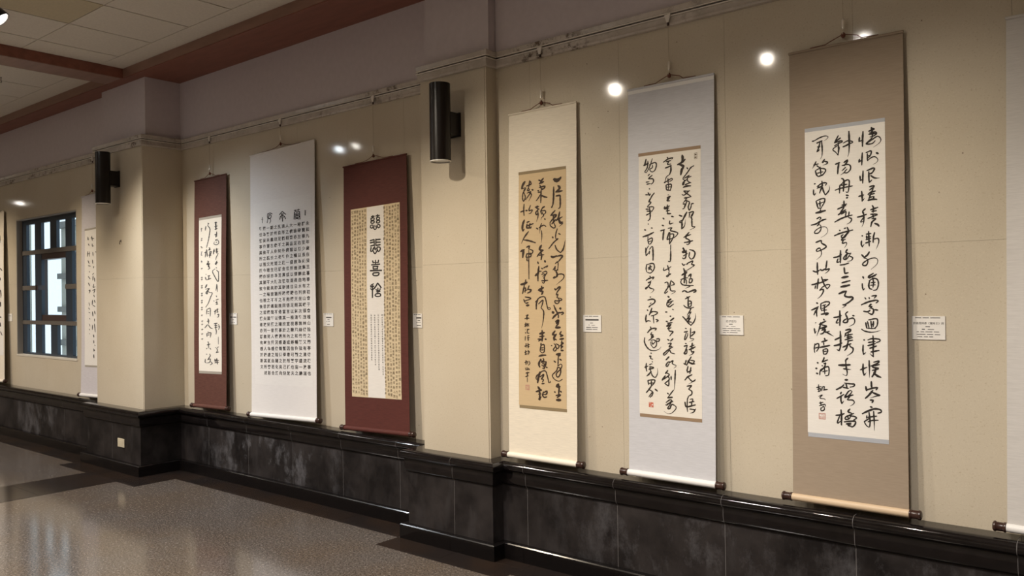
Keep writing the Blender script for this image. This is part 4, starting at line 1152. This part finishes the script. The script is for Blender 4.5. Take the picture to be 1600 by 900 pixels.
def hanger(sc, label):
    """wire, adjuster and rail clip that carry one scroll"""
    t = sc.top
    z1 = ZM + 0.044
    yr = sc.yw - 0.026
    root = empty('picture_wire', (t.x, yr, t.z - 0.03))
    tag(root, label, 'wire', 'wires that carry the scrolls')
    dz = t.z - root.location.z
    ty = t.y - yr
    top = z1 - root.location.z
    MB().tube([(0, ty * 0.9, dz + 0.05), (0, 0, top)], 0.0010, 6).build('wire', M['wire'], root)
    MB().lathe([(0, 0.003), (0.004, 0.007), (0.042, 0.007), (0.048, 0.002)], (0, ty, dz + 0.015), (0, ty * 0.95, dz + 1), 12).build('adjuster', M['pin'], root, True)
    MB().tube([(0, ty, dz + 0.018), (0.003, ty - 0.006, dz + 0.006), (0, ty - 0.009, dz - 0.008), (-0.004, ty - 0.005, dz - 0.014)], 0.0018, 6).build('hook', M['steel'], root)
    v = [(-0.020, -0.004, top + 0.012), (0.016, -0.004, top + 0.014), (0.004, -0.004, top - 0.030), (-0.006, -0.004, top - 0.030)]
    v += [(a, 0.003, c) for a, b, c in v]
    link('rail_clip', v, [(3, 2, 1, 0), (4, 5, 6, 7), (0, 1, 5, 4), (1, 2, 6, 5), (2, 3, 7, 6), (3, 0, 4, 7)], M['clear'], root)
    MB().lathe([(0, 0.006), (0.016, 0.006)], (0, 0, top - 0.046), (0, 0, 3), 10).build('crimp', M['knob'], root, True)

S_cream, S_white = silk('cream_silk', (0.80, 0.73, 0.60)), silk('white_silk', (0.78, 0.755, 0.735), 0.03)
S_blue, S_tan = silk('blue_grey_silk', (0.60, 0.605, 0.635)), silk('tan_silk', (0.345, 0.275, 0.205))
S_brown, S_red = silk('brown_silk', (0.108, 0.044, 0.032), 0.22), silk('dark_red_silk', (0.096, 0.027, 0.021), 0.15)
S_lilac = silk('lilac_silk', (0.60, 0.575, 0.60))
S_strip4, S_strip5, S_strip6 = silk('olive_strip', (0.27, 0.205, 0.115)), silk('brown_strip', (0.31, 0.215, 0.135)), silk('grey_blue_strip', (0.43, 0.45, 0.49))
S_grey = silk('grey_strip', (0.36, 0.33, 0.28))
P_tan, P_cream, P_white = silk('tan_paper', (0.60, 0.455, 0.270), 0.03), silk('cream_paper', (0.79, 0.745, 0.66), 0.03), silk('white_paper', (0.80, 0.775, 0.73), 0.03)
P_gold = silk('straw_paper', (0.66, 0.545, 0.36), 0.05)
P_lan = silk('lanting_paper', (0.80, 0.78, 0.755), 0.03)
R_cream, R_white, R_tan = plain('cream_roller', (0.80, 0.74, 0.63), 0.5), plain('white_roller', (0.80, 0.79, 0.77), 0.5), plain('tan_roller', (0.62, 0.475, 0.32), 0.5)

def write(sc, key, lift=0.0016, mat='ink', weight=1.0, taper=True, parent=None, reach=0.011):
    """brush strokes gathered into the characters they belong to"""
    r, d = INK[key]
    strokes = ''.join(d).split('|')
    pts = []
    for s_ in strokes:
        q_ = [tuple(float(c) / 1000 for c in t.split(',')) for t in s_.split(':')[1].rstrip('>').split()]
        out = []
        for (a0, b0), (a1, b1) in zip(q_, q_[1:] + q_[-1:]):
            out += [(a0 + (a1 - a0) * i / 4, b0 + (b1 - b0) * i / 4) for i in range(4)]
        pts.append(out)
    par = list(range(len(strokes)))
    def find(i):
        while par[i] != i:
            i = par[i]
        return i
    bb = [(min(p[0] for p in q_), max(p[0] for p in q_), min(p[1] for p in q_), max(p[1] for p in q_)) for q_ in pts]
    m_ = reach * r * 1.2
    for i in range(len(strokes)):
        for j in range(i):
            A, B_ = bb[i], bb[j]
            if A[0] - m_ > B_[1] or B_[0] - m_ > A[1] or A[2] - reach > B_[3] or B_[2] - reach > A[3]:
                continue
            if find(i) != find(j) and min((p[0] - q_[0]) ** 2 / r ** 2 + (p[1] - q_[1]) ** 2 for p in pts[i] for q_ in pts[j]) < reach ** 2:
                par[find(i)] = find(j)
    groups = {}
    for i, s_ in enumerate(strokes):
        groups.setdefault(find(i), []).append(s_)
    for g in groups.values():
        sc.flat('character', ribbons('|'.join(g), r, weight, taper), M[mat], lift, parent)

def seal(sc, u0, u1, v0, v1, mat, cells=3, solid=False, parent=None):
    """red stamp: frame and a small grid of strokes"""
    rows = []
    t = (u1 - u0) * 0.09
    def r(a, b, c, d):
        rows.append((a, b, (c + d) / 2, abs(d - c)))
    r(u0, u1, v1 - t, v1); r(u0, u1, v0, v0 + t); r(u0, u0 + t, v0, v1); r(u1 - t, u1, v0, v1)
    n = cells
    rr = random.Random(int(abs(u0) * 9999))
    for i in range(n):
        for j in range(n * 2):
            a = u0 + t + (u1 - u0 - 2 * t) * (i + 0.1) / n
            b = u0 + t + (u1 - u0 - 2 * t) * (i + (0.95 if solid else 0.8)) / n
            c = v0 + t + (v1 - v0 - 2 * t) * (j + 0.2) / (2 * n)
            if rr.random() < (0.9 if solid else 0.8):
                r(a, b, c, c + (v1 - v0) / (2 * n) * (0.8 if solid else 0.45))
    return sc.flat('seal', dashes(rows), mat, 0.0016, parent, 'red seal stamp')

R_T, M_T = 0.045, 0.050
# 6: tan scroll
s = Scroll('s6', 'tan silk scroll with three columns of bold cursive on white paper, grey blue strips', YR, -1.176, -1.178, 0.494, 2.649, R_T, S_tan, R_tan, 0.4)
pp = s.panel('paper', -0.177, 0.171, 0.302, 1.673, 0.0009, P_white, 0.0007)
s.panel('paper_strip', -0.177, 0.171, 1.673, 1.690, 0.0009, S_strip6, 0.0007, 6, 2)
s.panel('paper_strip', -0.175, 0.171, 0.283, 0.302, 0.0009, S_strip6, 0.0007, 6, 2)
write(s, 's6', weight=1.1, parent=pp)
seal(s, -0.126, -0.096, 0.366, 0.394, M['red_pale'], 3, parent=pp)
hanger(s, 'thin wire and steel hook above the tan scroll')
# 5: blue grey scroll
s = Scroll('s5', 'blue grey silk scroll with three columns of flowing cursive and one orange red seal', YR, -2.053, -2.051, 0.494, 2.627, R_T, S_blue, R_white, 1.3)
pp = s.panel('paper', -0.181, 0.176, 0.316, 1.664, 0.0009, P_cream, 0.0007)
s.panel('paper_strip', -0.183, 0.175, 1.664, 1.681, 0.0009, S_strip5, 0.0007, 6, 2)
s.panel('paper_strip', -0.179, 0.176, 0.299, 0.316, 0.0009, S_strip5, 0.0007, 6, 2)
s.panel('top_band', -0.247, 0.247, 2.003, 2.025, 0.0009, R_white, 0.0007, 6, 2)
write(s, 's5', mat='ink_soft', weight=1.0, parent=pp)
seal(s, -0.125, -0.098, 0.353, 0.378, M['red'], 3, True, parent=pp)
seal(s, 0.141, 0.157, 1.616, 1.646, M['ink_gold'], 1, parent=pp)['label'] = 'small upright grey seal stamp'
hanger(s, 'thin wire and steel hook above the blue grey scroll')
# 4: cream scroll
s = Scroll('s4', 'cream silk scroll with tan paper and uneven brown cursive, next to the nearer pier', YR, -2.879, -2.883, 0.492, 2.620, R_T, S_cream, R_cream, 2.2)
pp = s.panel('paper', -0.167, 0.176, 0.300, 1.652, 0.0009, P_tan, 0.0007)
s.panel('paper_strip', -0.169, 0.174, 1.652, 1.669, 0.0009, S_strip4, 0.0007, 6, 2)
s.panel('paper_strip', -0.163, 0.178, 0.282, 0.300, 0.0009, S_strip4, 0.0007, 6, 2)
write(s, 's4', mat='ink_brown', weight=1.02, parent=pp)
seal(s, -0.117, -0.087, 0.391, 0.420, M['red_pale'], 3, parent=pp)
hanger(s, 'thin wire and steel hook above the cream scroll')
# 3: dark red scroll
s = Scroll('s3', 'dark red scroll with four large seal characters on a white central strip', YM, -4.430, -4.479, 0.679, 2.513, M_T, S_red, S_red, 3.0)
pp = s.panel('paper', -0.258, 0.266, 0.230, 1.590, 0.0009, P_gold, 0.0007)
st = s.panel('white_strip', -0.079, 0.102, 0.232, 1.588, 0.0014, P_white, 0.0004)
write(s, 's3', 0.0021, weight=0.9, taper=False, parent=st, reach=0.02)
SUTRA = ('觀自在菩薩行深般若波羅蜜多時照見五蘊皆空度一切苦厄舍利子色不異空空不異色色即是空空即是色受想行識亦復如是舍利子是諸法空相不生不滅不垢不淨不增不減'
         '是故空中無色無受想行識無眼耳鼻舌身意無色聲香味觸法無眼界乃至無意識界無無明亦無無明盡乃至無老死亦無老死盡無苦集滅道無智亦無得以無所得故菩提薩埵依般若波羅蜜多故'
         '心無罣礙無罣礙故無有恐怖遠離顛倒夢想究竟涅槃三世諸佛依般若波羅蜜多故得阿耨多羅三藐三菩提故知般若波羅蜜多是大神咒是大明咒是無上咒是無等等咒能除一切苦真實不虛'
         '故說般若波羅蜜多咒即說咒曰揭諦揭諦波羅揭諦波羅僧揭諦菩提薩婆訶')
items = []
k = 0
cols_u = [0.250 - 0.0285 * i for i in range(6)] + [-0.096 - 0.0285 * i for i in range(6)]
for u in cols_u:
    v = 1.572 - random.uniform(0, 0.012)
    while v > 0.245:
        sz = 0.021 * random.uniform(0.75, 1.15)
        items.append((SUTRA[k % len(SUTRA)], u + random.uniform(-0.003, 0.003), v, sz * 1.05, sz))
        v -= sz * random.uniform(1.15, 1.55)
        k += 1
tag(s.flat('small_writing', typeset(items), M['ink_gold'], 0.0016, pp), kind='stuff')
items = []
k = 0
for c, u in enumerate((0.082, 0.040, 0.002, -0.036)):
    for j in range(26 - (c * 2)):
        items.append((SUTRA[k % len(SUTRA)], u, 0.812 - 0.0165 * j, 0.0150, 0.0125))
        k += 1
tag(s.flat('inscription', typeset(items), M['ink_grey'], 0.0021, st), kind='stuff')
hanger(s, 'thin wire and steel hook above the dark red scroll')
# 2: white scroll
s = Scroll('s2', 'broad white scroll with a title row over a grid of small clerical script', YM, -5.543, -5.603, 0.869, 2.742, M_T, S_white, R_white, 0.9)
pp = s.panel('paper', -0.385, 0.395, 0.250, 1.735, 0.0006, P_lan, 0.0004)
write(s, 's2', 0.0014, 'ink', 0.9, False, pp, 0.02)
LAN = ('永和九年歲在癸丑暮春之初會于會稽山陰之蘭亭脩禊事也群賢畢至少長咸集此地有崇山峻領茂林脩竹又有清流激湍映帶左右引以為流觴曲水列坐其次雖無絲竹管弦之盛一觴一詠亦足以暢敘幽情'
       '是日也天朗氣清惠風和暢仰觀宇宙之大俯察品類之盛所以遊目騁懷足以極視聽之娛信可樂也夫人之相與俯仰一世或取諸懷抱悟言一室之內或因寄所託放浪形骸之外雖趣舍萬殊靜躁不同'
       '當其欣於所遇暫得於己快然自足不知老之將至及其所之既倦情隨事遷感慨係之矣向之所欣俛仰之間已為陳跡猶不能不以之興懷況脩短隨化終期於盡古人云死生亦大矣豈不痛哉'
       '每攬昔人興感之由若合一契未嘗不臨文嗟悼不能喻之於懷固知一死生為虛誕齊彭殤為妄作後之視今亦猶今之視昔悲夫故列敘時人錄其所述雖世殊事異所以興懷其致一也後之攬者亦將有感於斯文')
items = []
for i, ch in enumerate(LAN):
    c, j = divmod(i, 25)
    fu = c / 12
    fv = (j + 0.5) / 25
    u = 0.347 - 0.632 * fu
    vt = 1.533 + 0.012 * fu
    vb = 0.330 - 0.010 * fu
    items.append((ch, u, vt + (vb - vt) * fv, 0.0430, 0.0335))
tag(s.flat('small_writing', typeset(items, 0.016), M['ink'], 0.0014, pp), kind='stuff')
hanger(s, 'thin wire and steel hook above the broad white scroll')
# 1: brown scroll
s = Scroll('s1', 'narrow brown scroll with cream paper and loose cursive, just right of the far pier', YM, -6.618, -6.663, 0.522, 2.614, M_T, S_brown, S_brown, 1.9)
pp = s.panel('paper', -0.177, 0.190, 0.310, 1.650, 0.0009, P_cream, 0.0007)
s.panel('paper_strip', -0.177, 0.190, 1.650, 1.672, 0.0009, S_grey, 0.0007, 6, 2)
s.panel('paper_strip', -0.177, 0.190, 0.288, 0.310, 0.0009, S_grey, 0.0007, 6, 2)
write(s, 's1', mat='ink_grey', weight=0.8, parent=pp)
hanger(s, 'thin wire and steel hook above the narrow brown scroll')
# 7: cut by the right edge
s = Scroll('s7', 'pale grey scroll cut off by the right edge of the picture', YR, -0.320, -0.300, 0.5, 2.618, R_T, silk('pale_grey_silk', (0.62, 0.60, 0.575)), R_white, 2.7)
s.panel('paper', -0.177, 0.177, 0.30, 1.66, 0.0009, P_cream, 0.0007)
hanger(s, 'thin wire and steel hook above the scroll at the right edge')
# 0: lilac scroll half behind the far pier
s = Scroll('s0', 'lilac grey scroll with small cursive columns, half hidden behind the far pier', YB, -8.385, -8.435, 0.5, 2.6, M_T, S_lilac, R_white, 0.2)
pp = s.panel('paper', -0.170, 0.185, 0.300, 1.650, 0.0009, P_white, 0.0007)
s.panel('paper_strip', -0.178, 0.185, 1.650, 1.668, 0.0009, S_grey, 0.0007, 6, 2)
s.panel('paper_strip', -0.160, 0.185, 0.282, 0.300, 0.0009, S_grey, 0.0007, 6, 2)
write(s, 's0', mat='ink_grey', parent=pp)
hanger(s, 'thin wire and steel hook above the scroll behind the far pier')
# 00: cut by the left edge
s = Scroll('s00', 'cream scroll with big black cursive at the left edge beside the window', YB, -10.935, -11.055, 0.5, 2.6, M_T, S_cream, R_cream, 1.1)
pp = s.panel('paper', -0.22, 0.225, 0.30, 1.66, 0.0009, P_white, 0.0007)
write(s, 's00', parent=pp)
hanger(s, 'thin wire and steel hook above the scroll at the left edge')

# ------------------------------------------------------------------ caption cards
def card(x0, x1, z0, z1, yw, label, title=None, rows=(), head=True, size=0.0115):
    """rows: (left, right, height from the top) as fractions of the card, the print too fine to read"""
    w, h = x1 - x0, z1 - z0
    root = empty('caption_card', ((x0 + x1) / 2, yw, z0))
    tag(root, label, 'caption card', 'caption cards on the wall')
    box('card', -w / 2, w / 2, -0.0045, -0.0005, 0.0, h, M['card'], root)
    r = []
    if head:
        for a, b in ((0.10, 0.29), (0.33, 0.52), (0.56, 0.86)):
            r.append((-w / 2 + a * w, -w / 2 + b * w, h * 0.93, h * 0.030))
    for a, b, t, hh in rows:
        r.append((-w / 2 + a * w, -w / 2 + b * w, h * (1 - t), h * hh))
    def put(name, VF, mat):
        o = link(name, [(u, -0.0049, v) for u, v in VF[0]], VF[1], mat, root)
        o['kind'] = 'stuff'
    put('print', dashes(r), M['ink_grey'])
    if title:
        n = len(title)
        sx = size
        put('title', typeset([(c, (i - (n - 1) / 2) * sx, h * 0.70, sx, sx) for i, c in enumerate(title)]), M['ink'])

card(-0.919, -0.791, 1.335, 1.4335, YR, 'white caption card between the tan scroll and the right edge scroll', '節錄周邦彥《蘭陵王》詞',
     [(0.41, 0.55, 0.45, 0.035), (0.30, 0.39, 0.56, 0.032), (0.48, 0.67, 0.565, 0.022)] +
     [(a, b, t, 0.028) for t, ab in ((0.67, ((0.14, 0.21), (0.26, 0.37), (0.41, 0.62), (0.66, 0.82))), (0.78, ((0.14, 0.41), (0.45, 0.64), (0.69, 0.85))), (0.88, ((0.16, 0.31), (0.36, 0.48), (0.52, 0.64)))) for a, b in ab], size=0.0108)
card(-1.801, -1.678, 1.336, 1.4315, YR, 'white caption card between the blue grey scroll and the tan scroll', '莊子佳句',
     [(0.40, 0.56, 0.45, 0.035), (0.29, 0.38, 0.56, 0.032), (0.48, 0.68, 0.565, 0.022)] +
     [(a, b, t, 0.028) for t, ab in ((0.68, ((0.12, 0.30), (0.33, 0.58), (0.60, 0.87))), (0.78, ((0.14, 0.41), (0.46, 0.71), (0.75, 0.88))), (0.88, ((0.13, 0.26), (0.30, 0.39), (0.42, 0.76)))) for a, b in ab], size=0.0135)
card(-2.621, -2.502, 1.3345, 1.4285, YR, 'cream lit caption card between the cream scroll and the blue grey scroll', None,
     [(0.13, 0.88, 0.28, 0.085), (0.40, 0.56, 0.47, 0.04), (0.31, 0.37, 0.59, 0.035), (0.48, 0.66, 0.60, 0.022), (0.18, 0.45, 0.73, 0.03), (0.49, 0.82, 0.73, 0.03), (0.16, 0.50, 0.84, 0.03), (0.53, 0.80, 0.845, 0.03)])
card(-4.118, -4.030, 1.330, 1.4265, YM, 'small caption card right of the dark red scroll', None,
     [(0.38, 0.92, 0.30, 0.10), (0.52, 0.80, 0.48, 0.05), (0.35, 0.90, 0.62, 0.025), (0.42, 0.88, 0.84, 0.04)], head=True)
card(-5.105, -4.985, 1.326, 1.4255, YM, 'small caption card between the white scroll and the dark red scroll', None,
     [(0.28, 0.82, 0.33, 0.09), (0.42, 0.62, 0.50, 0.04), (0.30, 0.40, 0.64, 0.03), (0.48, 0.66, 0.64, 0.025), (0.38, 0.64, 0.86, 0.05)])
card(-6.410, -6.291, 1.322, 1.421, YM, 'bluish white caption card between the brown scroll and the white scroll', None,
     [(0.12, 0.45, 0.36, 0.09), (0.52, 0.92, 0.36, 0.09), (0.45, 0.58, 0.58, 0.04), (0.30, 0.48, 0.82, 0.04), (0.54, 0.72, 0.82, 0.04)])
card(-10.770, -10.640, 1.312, 1.401, YB, 'small cream caption card beside the left edge scroll and window', None, [(0.2, 0.8, 0.3, 0.05)], head=False)

# ------------------------------------------------------------------ small fittings
yo = PLY - 0.075
o = empty('socket_plate', (-7.468, yo, 0.216))
tag(o, 'cream socket cover on the dark dado of the far pier', 'socket')
box('plate', -0.062, 0.062, -0.008, 0.0, 0.0, 0.078, M['cream_plate'], o, 0.003)
MB().box(-0.035, 0.035, -0.0095, -0.008, 0.02, 0.058).build('cover_insert', M['cream_plate'], o)
o = empty('wall_hook', (-7.60, PLY, 2.06))
tag(o, 'tiny dark hook on the stone of the far pier below its lamp', 'hook')
MB().tube([(0, 0, 0.03), (0, -0.012, 0.03), (0.002, -0.016, 0.012), (0.0, -0.01, 0.0), (-0.004, -0.016, 0.004)], 0.003, 6).build('hook_wire', M['knob'], o)
MB().box(-0.004, 0.004, -0.003, 0.0, 0.018, 0.042).build('hook_base', M['knob'], o)
o = empty('ceiling_hook', (-8.52, -1.05, ZC - 0.05))
tag(o, 'small dark hook hanging from the ceiling left of the cross beam', 'hook')
MB().tube([(0, 0, 0.05), (0, 0, 0.02), (0.012, 0, 0.005), (0.0, 0, 0.0), (-0.012, 0, 0.008)], 0.003, 6).build('hook_wire', M['knob'], o)
MB().lathe([(0, 0.008), (0.003, 0.008)], (0, 0, 0.047), (0, 0, 1), 10).build('hook_base', M['knob'], o)

bpy.data.objects.remove(_fo)
bpy.data.curves.remove(_fc)
